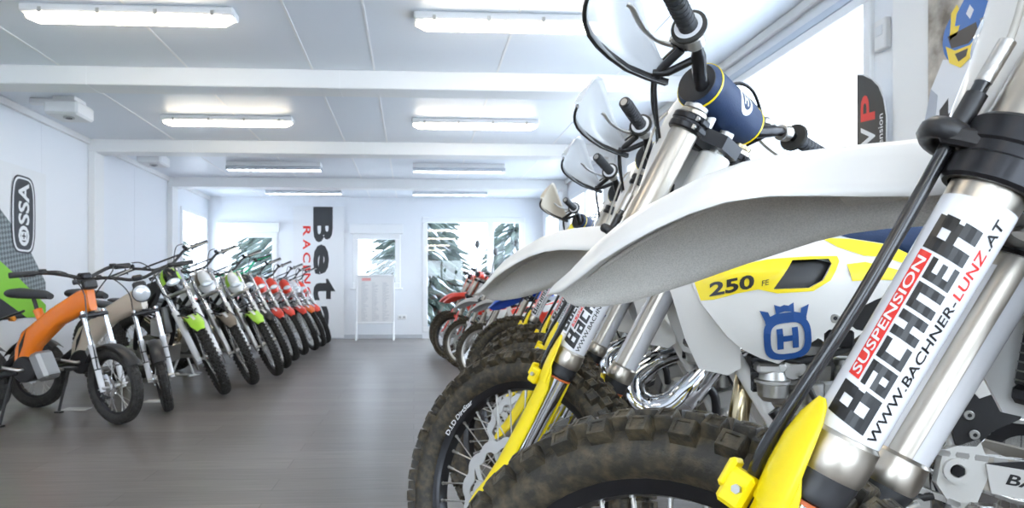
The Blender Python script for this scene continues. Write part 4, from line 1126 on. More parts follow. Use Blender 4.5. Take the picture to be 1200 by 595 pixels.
        a = MB(); q = (-.640, .790); a.cyl((q[0], sd * (ys(*q) - .003), q[1]), (q[0], sd * (ys(*q) + .002), q[1]), .009, ALU, 18, bev=.001); a.hexb((q[0], sd * (ys(*q) + .002), q[1]), (q[0], sd * (ys(*q) + .003), q[1]), .004, BLK); a.build('shroud_screw', so)
    # tank
    def ell(x, cz, hw_, hh_, e=.75, n=24, cy=0): return [(x, cy + hw_ * abs(cos(t)) ** e * (1 if cos(t) > 0 else -1), cz + hh_ * abs(sin(t)) ** e * (1 if sin(t) > 0 else -1)) for t in [2 * pi * k / n for k in range(n)]]
    a = MB(); a.loft([ell(-.43, .89, .05, .045), ell(-.46, .885, .10, .065), ell(-.54, .890, .135, .075), ell(-.64, .895, .125, .070), ell(-.72, .89, .10, .050), ell(-.80, .875, .06, .030)], mat('tank_plastic', (.50, .56, .62), .4)); tk = a.build('fuel_tank', root)
    a = MB(); a.cyl((-.60, 0, .955), (-.60, 0, .985), .032, BLK, 20, bev=.005); a.build('tank_cap', tk)
    # seat
    a = MB(); L = []
    for x, zt, w_, d_ in ((-.56, .975, .035, .02), (-.60, .990, .050, .04), (-.75, .985, .075, .075), (-.95, .965, .085, .09), (-1.15, .970, .088, .085), (-1.33, .985, .070, .06), (-1.40, .985, .045, .03)):
        L.append([(x, yy * w_, zt - d_ * f_) for yy, f_ in ((-1, 1), (-1, .45), (-.85, .12), (-.5, 0), (.5, 0), (.85, .12), (1, .45), (1, 1))])
    a.loft(L, P['seat']); a.build('seat', root)
    # side panels and airbox
    def yp(x, z): return interp([-1.35, -1.05, -.85, -.66], [.105, .125, .130, .115], x)
    for sd in (1, -1):
        a = MB(); a.panel([(-.655, .800), (-.73, .826), (-.79, .842), (-.90, .82), (-.90, .78), (-.84, .76), (-.76, .75), (-.69, .765)], yp, .004, BLK, sd, .03); a.build('airbox_cover', root)
        a = MB(); a.panel([(-.790, .850), (-.805, .900), (-1.0, .915), (-1.30, .935), (-1.34, .90), (-1.10, .80), (-.93, .655), (-.895, .640), (-.872, .668), (-.850, .705), (-.870, .740), (-.90, .775), (-.90, .82)], yp, .004, P['side'], sd, .04); a.build('side_panel', root)
        a = MB(); a.panel([(-.818, .615), (-.845, .655), (-.862, .668), (-.885, .652), (-.93, .660), (-.985, .640), (-.97, .600), (-.925, .575), (-.90, .545), (-.868, .545), (-.855, .590)], lambda x, z: .112, .010, BLK, sd, .03)
        for q in ((-.885, .605), (-.895, .568)): a.cyl((q[0], sd * .112, q[1]), (q[0], sd * .117, q[1]), .009, ALU, 16, bev=.001); a.hexb((q[0], sd * .117, q[1]), (q[0], sd * .118, q[1]), .004, BLK)
        a.build('frame_protector', root)
        # footpeg
        a = MB(); px_, pz_ = -.905, .428
        for q in range(2):
            a.box((px_ + (.018 if q else -.018), sd * .165, pz_), (.004, .075, .020), STEEL)
            for k in range(8): a.box((px_ + (.018 if q else -.018), sd * (.133 + k * .0092), pz_ + .013), (.004, .005, .008), STEEL)
        a.box((px_, sd * .205, pz_), (.040, .006, .020), STEEL, .002); a.box((px_, sd * .125, pz_), (.035, .03, .022), STEEL, .004); a.box((px_, sd * .165, pz_), (.03, .005, .014), STEEL); a.build('footpeg', root)
    a = MB(); a.loft([ell(-.72, .80, .05, .04), ell(-.80, .80, .085, .07), ell(-1.0, .80, .085, .09), ell(-1.12, .83, .06, .06)], BLK); a.build('airbox', root)
    # rear fender
    a = MB(); L = []
    for x, z, w_, d_ in ((-1.05, .86, .09, .05), (-1.30, .905, .095, .05), (-1.50, .94, .085, .045), (-1.70, .955, .07, .03), (-1.80, .95, .05, .015)):
        o_ = [(x, w_ * q / 6, z - d_ * abs(q / 6) ** 3) for q in range(-6, 7)]; L.append(o_ + [(p[0], p[1] * .97, p[2] - .004) for p in o_[::-1]])
    a.loft(L, P['fender']); rf = a.build('rear_fender', root)
    a = MB(); a.box((-1.80, 0, .935), (.02, .06, .03), REDP, .006); a.build('tail_light', rf)
    # swingarm, chain, sprockets
    RZ = .342; RXX = -1.475
    a = MB()
    for sd in (1, -1):
        L = []
        for x, z, hh, w_ in ((-.865, .498, .026, .012), (-.95, .490, .034, .014), (-1.10, .455, .034, .014), (-1.35, .385, .026, .013), (RXX - .03, .350, .024, .012)):
            L.append([(x, sd * .098 + w_ * s1, z + hh * s2) for s1, s2 in ((-1, -1), (1, -1), (1, 1), (-1, 1))])
        a.loft(L, SIL, smooth=False)
    a.box((-.96, 0, .485), (.06, .19, .05), SIL, .008); sw = a.build('swingarm', root)
    a = MB(); th_ = atan2(.455 - .490, .15)
    a.prism([(-.915, .514), (-.925, .458), (-1.16, .420), (-1.15, .475), (-1.02, .500)], lambda u, v_, h: (u, h, v_), .1125, .1155, P['side'])
    t = txt('BACHNER', .020, .03, .2, 1.5); dx, dz = -.985, -.168
    if sticker: a.text(t, INK, lambda u, v_: (-.945 - (u * .985 - v_ * -.17) , .1162, .478 - u * .17 + v_ * .985))
    a.prism([(-.915, .514), (-1.0, .524), (-1.16, .485), (-1.15, .475), (-1.02, .500)], lambda u, v_, h: (u, h, v_), .100, .1155, BLK); a.build('chain_guard', sw)
    wheel(root, 'rear_wheel', RXX, RZ, .342, .240, .066, .016, 34, TYRE, P['rim'], ALU, 'er', 'mx', 'mesh', .11, None, -1, hub_r=.045)
    a = MB(); n = 13; r_ = .034; pts = []
    def cog(cx, cz, n, r, y0, y1, m, holes=False):
        p = []
        for k in range(n):
            t = 2 * pi * k / n; d = 2 * pi / n
            for q, rr in ((-.28, r * 1.0 - .004), (-.10, r + .006), (.10, r + .006), (.28, r - .004)): p.append((cx + rr * cos(t + q * d), cz + rr * sin(t + q * d)))
        a.prism(p, lambda u, v_, h: (u, h, v_), y0, y1, m)
    a = MB(); cog(-.790, .500, 13, .034, .100, .107, STEEL); a.cyl((-.790, .107, .500), (-.790, .114, .500), .013, ALU, 16); a.hexb((-.79, .114, .50), (-.79, .117, .50), .006, BLK); a.build('front_sprocket', root); a = MB()
    cog(RXX, RZ, 48, .118, .078, .083, BLKAL); a.cyl((RXX, .05, RZ), (RXX, .083, RZ), .075, ALU, 28); a.build('rear_sprocket', root)
    a = MB(); r1, r2 = .036, .120; c1 = V((-.790, 0, .500)); c2 = V((RXX, 0, RZ)); pts = []
    N_ = 30; dd = (c2 - c1); al = atan2(dd.z, dd.x); beta_ = math.asin((r2 - r1) / dd.length)
    path = [];
    for k in range(9): t = al - pi / 2 - beta_ + 0 ; tt = lerp(al + pi + pi / 2 - beta_ * -1, al + pi / 2 + 0 * beta_, 0); pass
    tA = al + pi / 2 + beta_; tB = al - pi / 2 - beta_ + 2 * pi
    for k in range(9): t = lerp(tA, tB, k / 8); path.append(c1 + V((cos(t), 0, sin(t))) * r1)
    tC = al - pi / 2 - beta_; tD = al + pi / 2 + beta_
    pB = c2 + V((cos(tC), 0, sin(tC))) * r2
    for k in range(1, 36): path.append(path[8].lerp(pB, k / 36))
    for k in range(25): t = lerp(tC, tD, k / 24); path.append(c2 + V((cos(t), 0, sin(t))) * r2)
    pE = path[-1].copy()
    for k in range(1, 36): path.append(pE.lerp(path[0], k / 36))
    cum = 0; last = path[0]; step = .0159; acc = [path[0]]
    for i in range(1, len(path) + 1):
        p = path[i % len(path)]
        while (p - last).length >= step: last = last + (p - last).normalized() * step; acc.append(last.copy())
    for i, p in enumerate(acc):
        q = acc[(i + 1) % len(acc)]
        if (q - p).length > .03: continue
        mid = (p + q) / 2; an = atan2(q.z - p.z, q.x - p.x); yy = (.0955, .1115) if i % 2 else (.098, .109)
        for y_ in yy: a.box((mid.x, y_, mid.z), (.022, .0018, .0125), STEEL if i % 2 else ALU, .002, M4.Rotation(-an, 3, 'Y'))
        a.cyl((p.x, .0945, p.z), (p.x, .1125, p.z), .0042, STEEL, 8)
    a.build('chain', root)
    # black case saver and sprocket surround
    a = MB(); a.box((-.745, .097, .53), (.05, .02, .05), BLK, .006); a.tube(spline([(-.76, .108, .56), (-.80, .112, .562), (-.845, .110, .55)], 4), .009, BLK, 8); a.tube(spline([(-.75, .105, .45), (-.79, .110, .438), (-.83, .110, .445)], 4), .008, BLK, 8); a.build('case_guard', root)
    # gear lever, side stand
    a = MB(); a.cyl((-.80, .09, .43), (-.80, .125, .43), .012, ALU, 16); a.tube([(-.80, .125, .43), (-.74, .132, .405), (-.66, .140, .400)], [.009, .007, .006], ALU, 10); a.cyl((-.655, .130, .40), (-.655, .165, .40), .008, BLK, 12); a.build('gear_lever', root)
    a = MB(); a.tube([(-.90, .105, .365), (-.92, .20, .18), (-.935, .285, .030)], [.013, .011, .010], ALU, 12); a.cyl((-.90, .09, .37), (-.90, .125, .37), .018, ALU, 16); a.box((-.94, .292, .022), (.07, .05, .012), ALU, .004, M4.Rotation(R(-5), 3, 'X')); a.build('side_stand', root)
    # exhaust
    a = MB()
    if two_stroke:
        cn = spline([(-.575, .0, .655), (-.50, -.01, .630), (-.425, .0, .602), (-.362, .015, .550), (-.368, .03, .485), (-.428, .05, .455), (-.495, .08, .485), (-.545, .10, .55), (-.60, .105, .62), (-.66, .105, .66), (-.80, .10, .70)], 5)
        rr = [interp([0, .12, .35, .5, .65, .85, 1], [.019, .026, .046, .052, .050, .034, .018], k / (len(cn) - 1)) for k in range(len(cn))]
        a.tube(cn, rr, CHROME, 24)
        for k in (8, 14, 20, 26, 32): a.tube([cn[k] - (cn[k + 1] - cn[k]) * .06, cn[k] + (cn[k + 1] - cn[k]) * .06], rr[k] + .0015, CHROME, 24)
    else:
        cn = spline([(-.575, .01, .655), (-.515, .03, .665), (-.497, .058, .620), (-.490, .066, .555), (-.53, .060, .50), (-.57, .02, .50), (-.60, -.05, .52), (-.66, -.10, .56), (-.80, -.115, .62), (-.95, -.12, .70)], 5); a.tube(cn, .0205, GOLDT, 20)
    a.build('exhaust_pipe', root)
    a = MB(); a.tube([(-.95, -.13, .70), (-1.0, -.135, .72), (-1.40, -.145, .84), (-1.43, -.145, .85)], [.025, .048, .048, .030], ALU, 24, flat=(V((0, 1, 0)), .8)); a.build('silencer', root)
    a = MB(); a.panel([(-.56, .40), (-.60, .30), (-.70, .285), (-.86, .30), (-.87, .35), (-.72, .335), (-.62, .35), (-.59, .42)], lambda x, z: .095, .19, BLK, 1, .05); a.build('skid_plate', root)
    a = MB(); a.tube([(-.93, 0, .50), (-.88, 0, .80)], .030, BLK, 16)
    for k in range(7): a.tube([(-.925 + k * .006, 0, .53 + k * .034), (-.922 + k * .006, 0, .545 + k * .034)], .040, mat('spring_white', (.75, .75, .76), .3), 16)
    a.build('shock_absorber', root)
    root['steered'] = 1
    del root['steered']
    return root

STEER_PARTS = ('front_wheel', 'front_axle', 'fork_leg', 'brake_caliper', 'lower_triple_clamp', 'upper_triple_clamp', 'steering_stem', 'handlebar', 'front_fender', 'headlight_mask', 'brake_hose', 'hose_guide', 'control_cables', 'speedometer', 'headlight', 'mudguard_stay', 'mirror')
def pose(root, x, y, head, lean, steer=None, off=.055, az=AZ, rake=RK):
    root.location = (x, y, 0); root.rotation_euler = (R(lean), 0, R(head))
    if steer is not None:
        S = steer_matrix(steer, az, rake, off)
        for c in root.children:
            if c.name.split('.')[0] in STEER_PARTS: c.matrix_basis = S

# ------------------------------------------------------------------ place the near row (right-hand side)
GR = None
b1 = enduro('enduro_bike', 'nearest white bike, its lettered fork and white fender fill the right edge', 'motorcycle', {})
pose(b1, .257, .721, 171.5, -5.4, -43.7)
b2 = copy_tree(b1); tag(b2, 'second white bike, yellow flash 250 on its side and blue padded handlebar')
pose(b2, .233, 1.600, 164.4, -2.9, -37.5)

# ------------------------------------------------------------------ light trials bikes
def trial(name, label, pal, mask=True):
    P = dict(fender=LIME, mask=STICK, slider=ALU, top=CHROME, tank=BLK, tank2=LIME, frame=BLKAL, rim=ALU, bar=BLK, lever=ALU, rear=BLK, disc=STEEL); P.update(pal)
    root = empty(name, label, 'motorcycle'); S = steer_matrix(-38, .345, RK, .055); Z = .345
    def FP(t, m, y): return V((0, 0, Z)) + UU * t + NN * m + V((0, y, 0))
    key = 't'
    wheel(root, 'front_wheel', 0, Z, .345, .272, .036, .009, 52, TYRE2, P['rim'], ALU, key, 'trial', 'mesh', .09, P['disc'], 1, mtx=S)
    a = MB(); a.cyl((0, -.095, Z), (0, .095, Z), .010, STEEL, 12); a.build('front_axle', root, S)
    for sd in (1, -1):
        y = .082 * sd; c = FP(0, -.028, y); a = MB()
        a.lathe([(-.03, .0), (-.03, .020), (.02, .024), (.05, .0265), (.40, .0265), (.43, .029), (.445, .029), (.447, .0)], P['slider'], c, UU, 20); a.cyl((0, y - .018, Z), (0, y + .018, Z), .020, P['slider'], 16)
        leg = a.build('fork_leg', root, S)
        a = MB(); a.lathe([(.44, .0195), (.80, .0195), (.802, .0)], P['top'], c, UU, 20); a.build('chrome_tube', leg)
    a = MB(); a.box(FP(.585, -.04, 0), (.07, .22, .028), ALU, .008, M4.Rotation(R(-RK), 3, 'Y')); a.build('lower_triple_clamp', root, S)
    a = MB(); a.box(FP(.785, -.04, 0), (.07, .22, .022), ALU, .008, M4.Rotation(R(-RK), 3, 'Y'))
    for s in (-1, 1): a.cyl(FP(.78, -.035, s * .035), FP(.835, -.035, s * .035), .013, ALU, 12)
    a.build('upper_triple_clamp', root, S)
    a = MB(); a.cyl(FP(.57, -.055, 0), FP(.80, -.055, 0), .022, P['frame'], 14); a.build('steering_stem', root, S)
    BP = [(.830, -.034, 0), (.830, -.034, .06), (.845, -.040, .10), (.898, -.060, .185), (.912, -.070, .23), (.917, -.085, .40)]
    bars = spline([FP(t, m, -y) for t, m, y in BP[::-1]] + [FP(t, m, y) for t, m, y in BP[1:]], 4)
    a = MB(); a.tube(bars, .0115, P['bar'], 10); a.tube([FP(.885, -.052, -.15), FP(.885, -.052, .15)], .0075, P['bar'], 8); hb = a.build('handlebar', root, S)
    for s in (-1, 1):
        a = MB(); a.tube([FP(.914, -.073, s * .275), FP(.918, -.085, s * .41)], .0165, RUBD, 12); a.tube([FP(.914, -.072, s * .268), FP(.914, -.073, s * .276)], .026, RUBD, 14); a.build('grip', hb)
        a = MB(); a.box(FP(.909, -.045, s * .225), (.035, .04, .024), BLKAL, .005); a.tube(spline([FP(.904, -.03, s * .23), FP(.899, -.018, s * .26), FP(.894, -.02, s * .34), FP(.892, -.03, s * .40)], 4), .006, P['lever'], 8); a.cyl(FP(.919, -.05, s * .215), FP(.944, -.05, s * .215), .016, BLKAL, 12, bev=.002)
        a.build('clutch_lever' if s > 0 else 'brake_lever', hb)
    if mask:
        a = MB(); L = []
        for t, w_, m0, mc in ((.58, .040, .030, .05), (.61, .068, .012, .070), (.67, .080, .0, .082), (.73, .078, .0, .080), (.775, .055, .01, .062), (.795, .030, .02, .045)):
            o_ = []; i_ = []
            for k in range(-6, 7): q = k / 6; m_ = m0 + (mc - m0) * (1 - abs(q) ** 2.2); o_.append(tuple(FP(t, m_, w_ * q))); i_.append(tuple(FP(t, m_ - .004, w_ * q * .96)))
            L.append(o_ + i_[::-1])
        a.loft(L, P['mask'], matf=lambda i, k: P['fender'] if (k in (0, 1, 10, 11) and i > 1) else P['mask']); mk = a.build('headlight_mask', root, S)
        a = MB(); a.loft([[tuple(FP(.655 + sin(t) * .030 * s_, m_, cos(t) * .055 * s_)) for t in [2 * pi * k / 20 for k in range(20)]] for s_, m_ in ((1, .074), (.9, .086), (.5, .092), (.05, .094))], LENS); a.build('headlight', mk)
    # small mudguard over the tyre
    a = MB(); L = []
    for k in range(15):
        t = R(lerp(52, 132, k / 14)); w_ = .056 * min(1, .55 + 3 * min(k, 14 - k) / 14); r_ = .363 + .02 * (1 - min(1, min(k, 14 - k) / 4)) * (1 if k < 7 else 0)
        o_ = [(r_ * cos(t) - .012 * (abs(q) / 5) ** 2 * cos(t), w_ * q / 5, Z + (r_ - .012 * (abs(q) / 5) ** 2) * sin(t)) for q in range(-5, 6)]
        i_ = [(p[0] - .003 * cos(t), p[1] * .97, p[2] - .003 * sin(t)) for p in o_[::-1]]; L.append(o_ + i_)
    a.loft(L, P['fender'], matf=lambda i, k: (STICK if 4 <= k <= 5 and 3 < i < 11 and P['fender'] is not STICK else P['fender'])); fd = a.build('front_fender', root, S)
    a = MB()
    for s in (-1, 1): a.tube([FP(.40, -.006, s * .075), FP(.385, .02, s * .05), V((.02, s * .03, Z + .360))], .008, BLKAL, 8); a.tube([FP(.44, -.02, s * .082), FP(.44, .0, 0)], .009, BLKAL, 8)
    a.build('mudguard_stay', root, S)
    a = MB(); a.tube(spline([FP(.95, -.02, -.21), FP(.90, .05, -.15), FP(.80, .04, -.10), FP(.60, .0, -.10), FP(.30, .01, .10), FP(.10, -.03, .09)], 5), .0045, BLKG, 8); a.tube(spline([FP(.95, -.02, .21), FP(.92, .06, .14), FP(.80, .06, .07), FP(.66, .02, .04)], 5), .004, BLKG, 8); a.build('control_cables', root, S)
    a = MB(); a.box(FP(.03, -.075, .058), (.05, .035, .07), BLKAL, .008); a.build('brake_caliper', root, S)
    # frame, tank cover, engine
    hp = FP(.68, -.055, 0); hx, hz = hp.x, hp.z
    a = MB()
    for s in (1, -1):
        a.tube(spline([(hx, s * .02, hz), (hx - .12, s * .085, hz - .09), (hx - .33, s * .095, .62), (hx - .40, s * .095, .45), (hx - .42, s * .09, .38)], 5), .021, P['frame'], 10)
        a.tube([(hx - .33, s * .07, .64), (hx - .75, s * .05, .74)], .009, P['frame'], 8)
    a.tube([(hx + .02, 0, hz - .06), (hx - .06, 0, .50), (hx - .12, 0, .38)], .018, P['frame'], 10); a.build('frame', root)
    def ell(x, cz, hw_, hh_, n=18): return [(x, hw_ * cos(t), cz + hh_ * sin(t)) for t in [2 * pi * k / n for k in range(n)]]
    a = MB(); a.loft([ell(hx - .02, hz + .02, .03, .02), ell(hx - .06, hz + .01, .065, .045), ell(hx - .18, hz - .03, .075, .055), ell(hx - .34, .74, .055, .045), ell(hx - .45, .72, .035, .02)], P['tank'], matf=lambda i, k: P['tank2'] if 3 <= k % 18 <= 5 or 12 <= k <= 13 else P['tank']); a.build('tank_cover', root)
    a = MB()
    for s in (1, -1): a.panel([(hx + .01, hz), (hx - .05, hz + .04), (hx - .18, hz + .01), (hx - .24, hz - .10), (hx - .16, hz - .20), (hx - .10, hz - .16), (hx - .04, hz - .07)], lambda x, z: .095, .004, P['tank2'], s, .04)
    a.build('radiator_cover', root)
    a = MB(); cs = [(hx - .10, .36), (hx - .14, .28), (hx - .35, .27), (hx - .44, .32), (hx - .45, .44), (hx - .30, .50), (hx - .16, .47)]; a.prism(cs, lambda u, v_, h: (u, h, v_), -.085, .085, DARKM); a.prism([(hx - .27 + .075 * cos(t), .385 + .075 * sin(t)) for t in [k * pi / 10 for k in range(20)]], lambda u, v_, h: (u, h, v_), -.10, .10, ALU); e = a.build('engine_case', root)
    a = MB(); a.box((hx - .20, 0, .56), (.11, .12, .15), ALU, .01, M4.Rotation(R(8), 3, 'Y')); a.box((hx - .06, 0, .63), (.03, .17, .22), DARKM, .004); a.build('cylinder', root)
    a = MB(); a.panel([(hx - .08, .40), (hx - .12, .26), (hx - .40, .245), (hx - .42, .28), (hx - .15, .29), (hx - .10, .41)], lambda x, z: .09, .18, ALU, 1, .05); a.build('skid_plate', root)
    a = MB(); a.tube(spline([(hx - .14, .0, .58), (hx - .05, .05, .52), (hx - .08, .07, .44), (hx - .2, .085, .46), (hx - .38, .09, .56), (hx - .48, .085, .62)], 5), .018, GOLDT, 12); a.tube([(hx - .46, .09, .60), (hx - .50, .09, .63), (hx - .78, .085, .70), (hx - .80, .085, .705)], [.02, .042, .038, .02], BLK, 16); a.build('exhaust_pipe', root)
    # rear
    RX = -1.32; a = MB(); L = []
    for x, z, w_, d_ in ((hx - .40, .72, .05, .02), (-.95, .745, .08, .03), (-1.2, .775, .085, .035), (-1.5, .80, .07, .03), (-1.62, .80, .05, .01)):
        o_ = [(x, w_ * q / 5, z - d_ * abs(q / 5) ** 3) for q in range(-5, 6)]; L.append(o_ + [(p[0], p[1] * .96, p[2] - .004) for p in o_[::-1]])
    a.loft(L, P['rear']); a.build('rear_fender', root)
    wheel(root, 'rear_wheel', RX, .335, .335, .225, .052, .009, 46, TYRE2, P['rim'], ALU, 'tr', 'trial', 'mesh', .075, P['disc'], -1)
    a = MB()
    for s in (1, -1): a.tube([(hx - .40, s * .085, .40), (-.95, s * .085, .37), (RX, s * .085, .335)], [.022, .024, .016], ALU, 10, flat=(V((0, 1, 0)), .6))
    a.build('swingarm', root)
    for s in (1, -1):
        a = MB(); a.box((hx - .44, s * .135, .335), (.05, .075, .02), STEEL, .003); a.build('footpeg', root)
    a = MB(); a.tube([(hx - .42, .10, .34), (hx - .45, .22, .05)], .009, P['lever'] if False else ALU, 8); a.box((hx - .45, .225, .015), (.06, .04, .01), ALU, .003); a.build('side_stand', root)
    return root

G1 = None
tA = trial('trials_bike', 'nearest trials bike beside the beige electric one, lime mudguard and white fork legs', dict(slider=STICK, tank2=BLK, mask=BLKG, rim=BLKAL))
pose(tA, -1.614, 5.643, -28, 9, -38, az=.345)
tB = trial('trials_bike', 'trials bike with plain white headlight mask and brown and white mudguard', dict(fender=mat('bronze_plastic', (.16, .13, .10), .35), tank2=STICK, rim=BLKAL)); pose(tB, -1.523, 6.237, -28, 9, -38, az=.345)
tC = trial('trials_bike', 'third trials bike from the near end, white mask with lime edges and lime mudguard', dict(tank2=STICK, rim=BLKAL)); pose(tC, -1.439, 6.901, -28, 9, -38, az=.345)
tD = trial('trials_bike', 'black trials bike with green handlebar in front of the red ones', dict(fender=BLK, mask=BLKG, bar=GREENM, tank2=STICK, lever=GREENM)); pose(tD, -1.485, 7.60, -28, 9, -38, az=.345)
tR = trial('trials_bike', 'nearest of the red trials bikes, beside the black one with green bar', dict(fender=REDP, mask=REDP, tank=REDP, tank2=STICK, rear=REDP, frame=ALU, rim=ALU)); pose(tR, -1.539, 8.443, -28, 9, -38, az=.345)
for i, (x, y, l) in enumerate(((-1.551, 9.25, 'second of the red trials bikes'), (-1.516, 10.0, 'third of the red trials bikes, in the middle of them'), (-1.526, 11.446, 'farthest red trials bike in front of the black lettered banner'))):
    c = copy_tree(tR); tag(c, l); pose(c, x, y, -28, 9, -38, az=.345)
tO = trial('trials_bike', 'trials bike with orange mudguard between the red ones', dict(fender=ORAP, mask=STICK, tank=STICK, tank2=REDP, rear=REDP, frame=ALU)); pose(tO, -1.508, 10.72, -28, 9, -38, az=.345)

# ------------------------------------------------------------------ electric bikes
def ebike(label, paint, steer, head, lean, loc, lamp):
    Z = .25; off = .02; RK = 15; UU = V((-sin(R(RK)), 0, cos(R(RK)))); NN = V((cos(R(RK)), 0, sin(R(RK)))); S = steer_matrix(steer, Z, RK, off)
    def FP(t, m, y): return V((0, 0, Z)) + UU * t + NN * m + V((0, y, 0))
    root = empty('electric_bike', label, 'motorcycle')
    wheel(root, 'front_wheel', 0, Z, .248, .190, .034, .003, 40, TYRE2, BLKAL, ALU, 'b', 'road', 'mesh', .085, CHROME, -1, nsp=24, hub_r=.026, mtx=S)
    a = MB(); a.cyl((0, -.085, Z), (0, .085, Z), .009, STEEL, 12); a.build('front_axle', root, S)
    for s in (1, -1):
        y = s * .072; c = FP(0, -.02, y); a = MB(); a.lathe([(-.02, 0), (-.02, .018), (.03, .019), (.26, .019), (.265, .022), (.285, .022), (.287, 0)], STICK, c, UU, 16)
        leg = a.build('fork_leg', root, S)
        a = MB(); a.lathe([(.28, .0155), (.50, .0155), (.502, 0)], CHROME, c, UU, 16); a.build('chrome_tube', leg)
        a = MB()
        for k in range(2): a.lathe([(.12 + k * .075, .0195), (.128 + k * .075, .0195)], INK, c, UU, 16)
        a.build('fork_decal', leg)
    a = MB(); a.box(FP(.47, -.025, 0), (.05, .18, .030), BLKAL, .008, M4.Rotation(R(-RK), 3, 'Y')); a.build('lower_triple_clamp', root, S)
    a = MB(); a.cyl(FP(.45, -.04, 0), FP(.70, -.04, 0), .019, BLKAL, 14); a.build('steering_stem', root, S)
    BP = [(.72, -.02, 0), (.72, -.02, .05), (.745, -.03, .12), (.775, -.06, .22), (.785, -.10, .36)]
    bars = spline([FP(t, m, -y) for t, m, y in BP[::-1]] + [FP(t, m, y) for t, m, y in BP[1:]], 4)
    a = MB(); a.tube(bars, .012, BLK, 10); a.box(FP(.725, -.02, 0), (.06, .07, .04), BLKAL, .01); hb = a.build('handlebar', root, S)
    for s in (-1, 1):
        a = MB(); a.tube([FP(.780, -.078, s * .27), FP(.787, -.11, s * .40)], .018, RUBD, 12); a.build('grip', hb)
        a = MB(); a.box(FP(.782, -.05, s * .235), (.04, .035, .03), BLK, .006); a.tube(spline([FP(.775, -.03, s * .23), FP(.765, -.02, s * .27), FP(.762, -.05, s * .36)], 4), .006, BLKAL, 8); a.build('brake_lever', hb)
    a = MB(); a.tube(spline([FP(.78, -.04, -.23), FP(.74, .05, -.16), FP(.62, .05, -.08), FP(.45, .02, -.08), FP(.2, .01, -.085), FP(.05, -.03, -.07)], 5), .004, BLKG, 8); a.tube(spline([FP(.78, -.04, .23), FP(.72, .06, .14), FP(.64, .03, .06), FP(.58, -.06, .04)], 5), .004, BLKG, 8); a.build('control_cables', root, S)
    a = MB(); a.box(FP(.66, .01, 0), (.05, .09, .06), BLK, .012, M4.Rotation(R(-RK), 3, 'Y')); a.build('speedometer', root, S)
    if lamp:
        a = MB(); c = FP(.60, .055, 0); ax = V((1, 0, -.05)); a.lathe([(-.06, .0), (-.058, .03), (-.03, .056), (0, .064), (.008, .064), (.008, .058)], BLK, c, ax, 24); lp = a.build('headlight', root, S)
        a = MB(); a.lathe([(.005, .058), (.016, .05), (.024, .03), (.027, 0)], LENS, c, ax, 24); a.build('headlight_lens', lp)
    a = MB(); L = []
    for k in range(13):
        t = R(lerp(35, 150, k / 12)); r_ = .272; o_ = [((r_ - .012 * (abs(q) / 4) ** 2) * cos(t), .045 * q / 4, Z + (r_ - .012 * (abs(q) / 4) ** 2) * sin(t)) for q in range(-4, 5)]
        L.append(o_ + [(p[0] - .003 * cos(t), p[1] * .96, p[2] - .003 * sin(t)) for p in o_[::-1]])
    a.loft(L, BLK); a.build('front_fender', root, S)
    a = MB(); a.box((-.055, -.062, Z + .03), (.03, .03, .06), BLKAL, .006); a.build('brake_caliper', root, S)
    # big beam frame
    def sec(x, z, hw_, hh_, tilt):
        ct, st = cos(R(tilt)), sin(R(tilt)); o_ = []
        for yy, zz in ((-1, -.7), (-.7, -1), (.7, -1), (1, -.7), (1, .7), (.7, 1), (-.7, 1), (-1, .7)): o_.append((x - st * hh_ * zz, yy * hw_, z + ct * hh_ * zz))
        return o_
    hd = FP(.57, -.04, 0); a = MB()
    a.loft([sec(hd.x + .03, hd.z + .01, .035, .075, 10), sec(hd.x - .03, hd.z - .01, .045, .070, 18), sec(hd.x - .22, hd.z - .105, .05, .058, 26), sec(-.54, .58, .052, .066, 26), sec(-.60, .535, .052, .07, 45), sec(-.645, .45, .05, .065, 70), sec(-.665, .36, .045, .055, 80)], paint)
    a.tube([(-.50, 0, .60), (-.56, 0, .73)], .028, paint, 12); fr = a.build('frame', root)
    a = MB()
    for s in (-1, 1):
        a.prism([(-.60, .60), (-.655, .50), (-.665, .42), (-.63, .50)], lambda u, v_, h, s=s: (u, s * (.0535 + h), v_), 0, .002, BLK)
    a.build('frame_decal', fr)
    a = MB(); a.tube([(-.56, 0, .72), (-.585, 0, .80)], .013, BLK, 12); L = []
    for x, z, w_, h_ in ((-.46, .815, .03, .02), (-.50, .825, .045, .028), (-.60, .83, .06, .032), (-.68, .835, .085, .035), (-.74, .835, .075, .03), (-.76, .83, .04, .02)): L.append([(x, w_ * cos(t), z + h_ * sin(t)) for t in [2 * pi * k / 16 for k in range(16)]])
    a.loft(L, RUBD); a.build('seat', root)
    a = MB(); a.tube([(-.66, 0, .72), (-.85, 0, .66)], .008, BLK, 8)
    for s in (-1, 1): a.tube([(-.86, 0, .66), (-.86, s * .10, .66)], .005, BLK, 6); a.cyl((-.88, s * .11, .66), (-.84, s * .11, .66), .018, mat('amber_lens', (.7, .25, .02), .3), 12, bev=.003)
    a.box((-.90, 0, .66), (.04, .05, .05), REDP, .008); a.build('tail_light', root)
    a = MB(); a.cyl((-.62, -.07, .345), (-.62, .07, .345), .085, BLK, 28, bev=.01); a.box((-.515, 0, .365), (.09, .14, .19), mat('motor_casting', (.36, .36, .36), .45, .7), .02, M4.Rotation(R(-24), 3, 'Y')); m_ = a.build('motor', root)
    a = MB()
    for s in (-1, 1): a.tube([(-.62, s * .07, .345), (-.62, s * .10, .345), (-.62 + s * .15, s * .105, .345 - s * .02)], [.012, .012, .009], ALU, 10); a.box((-.62 + s * .155, s * .15, .345 - s * .02), (.09, .075, .022), BLK, .005)
    a.build('pedal_crank', root)
    RX = -1.03
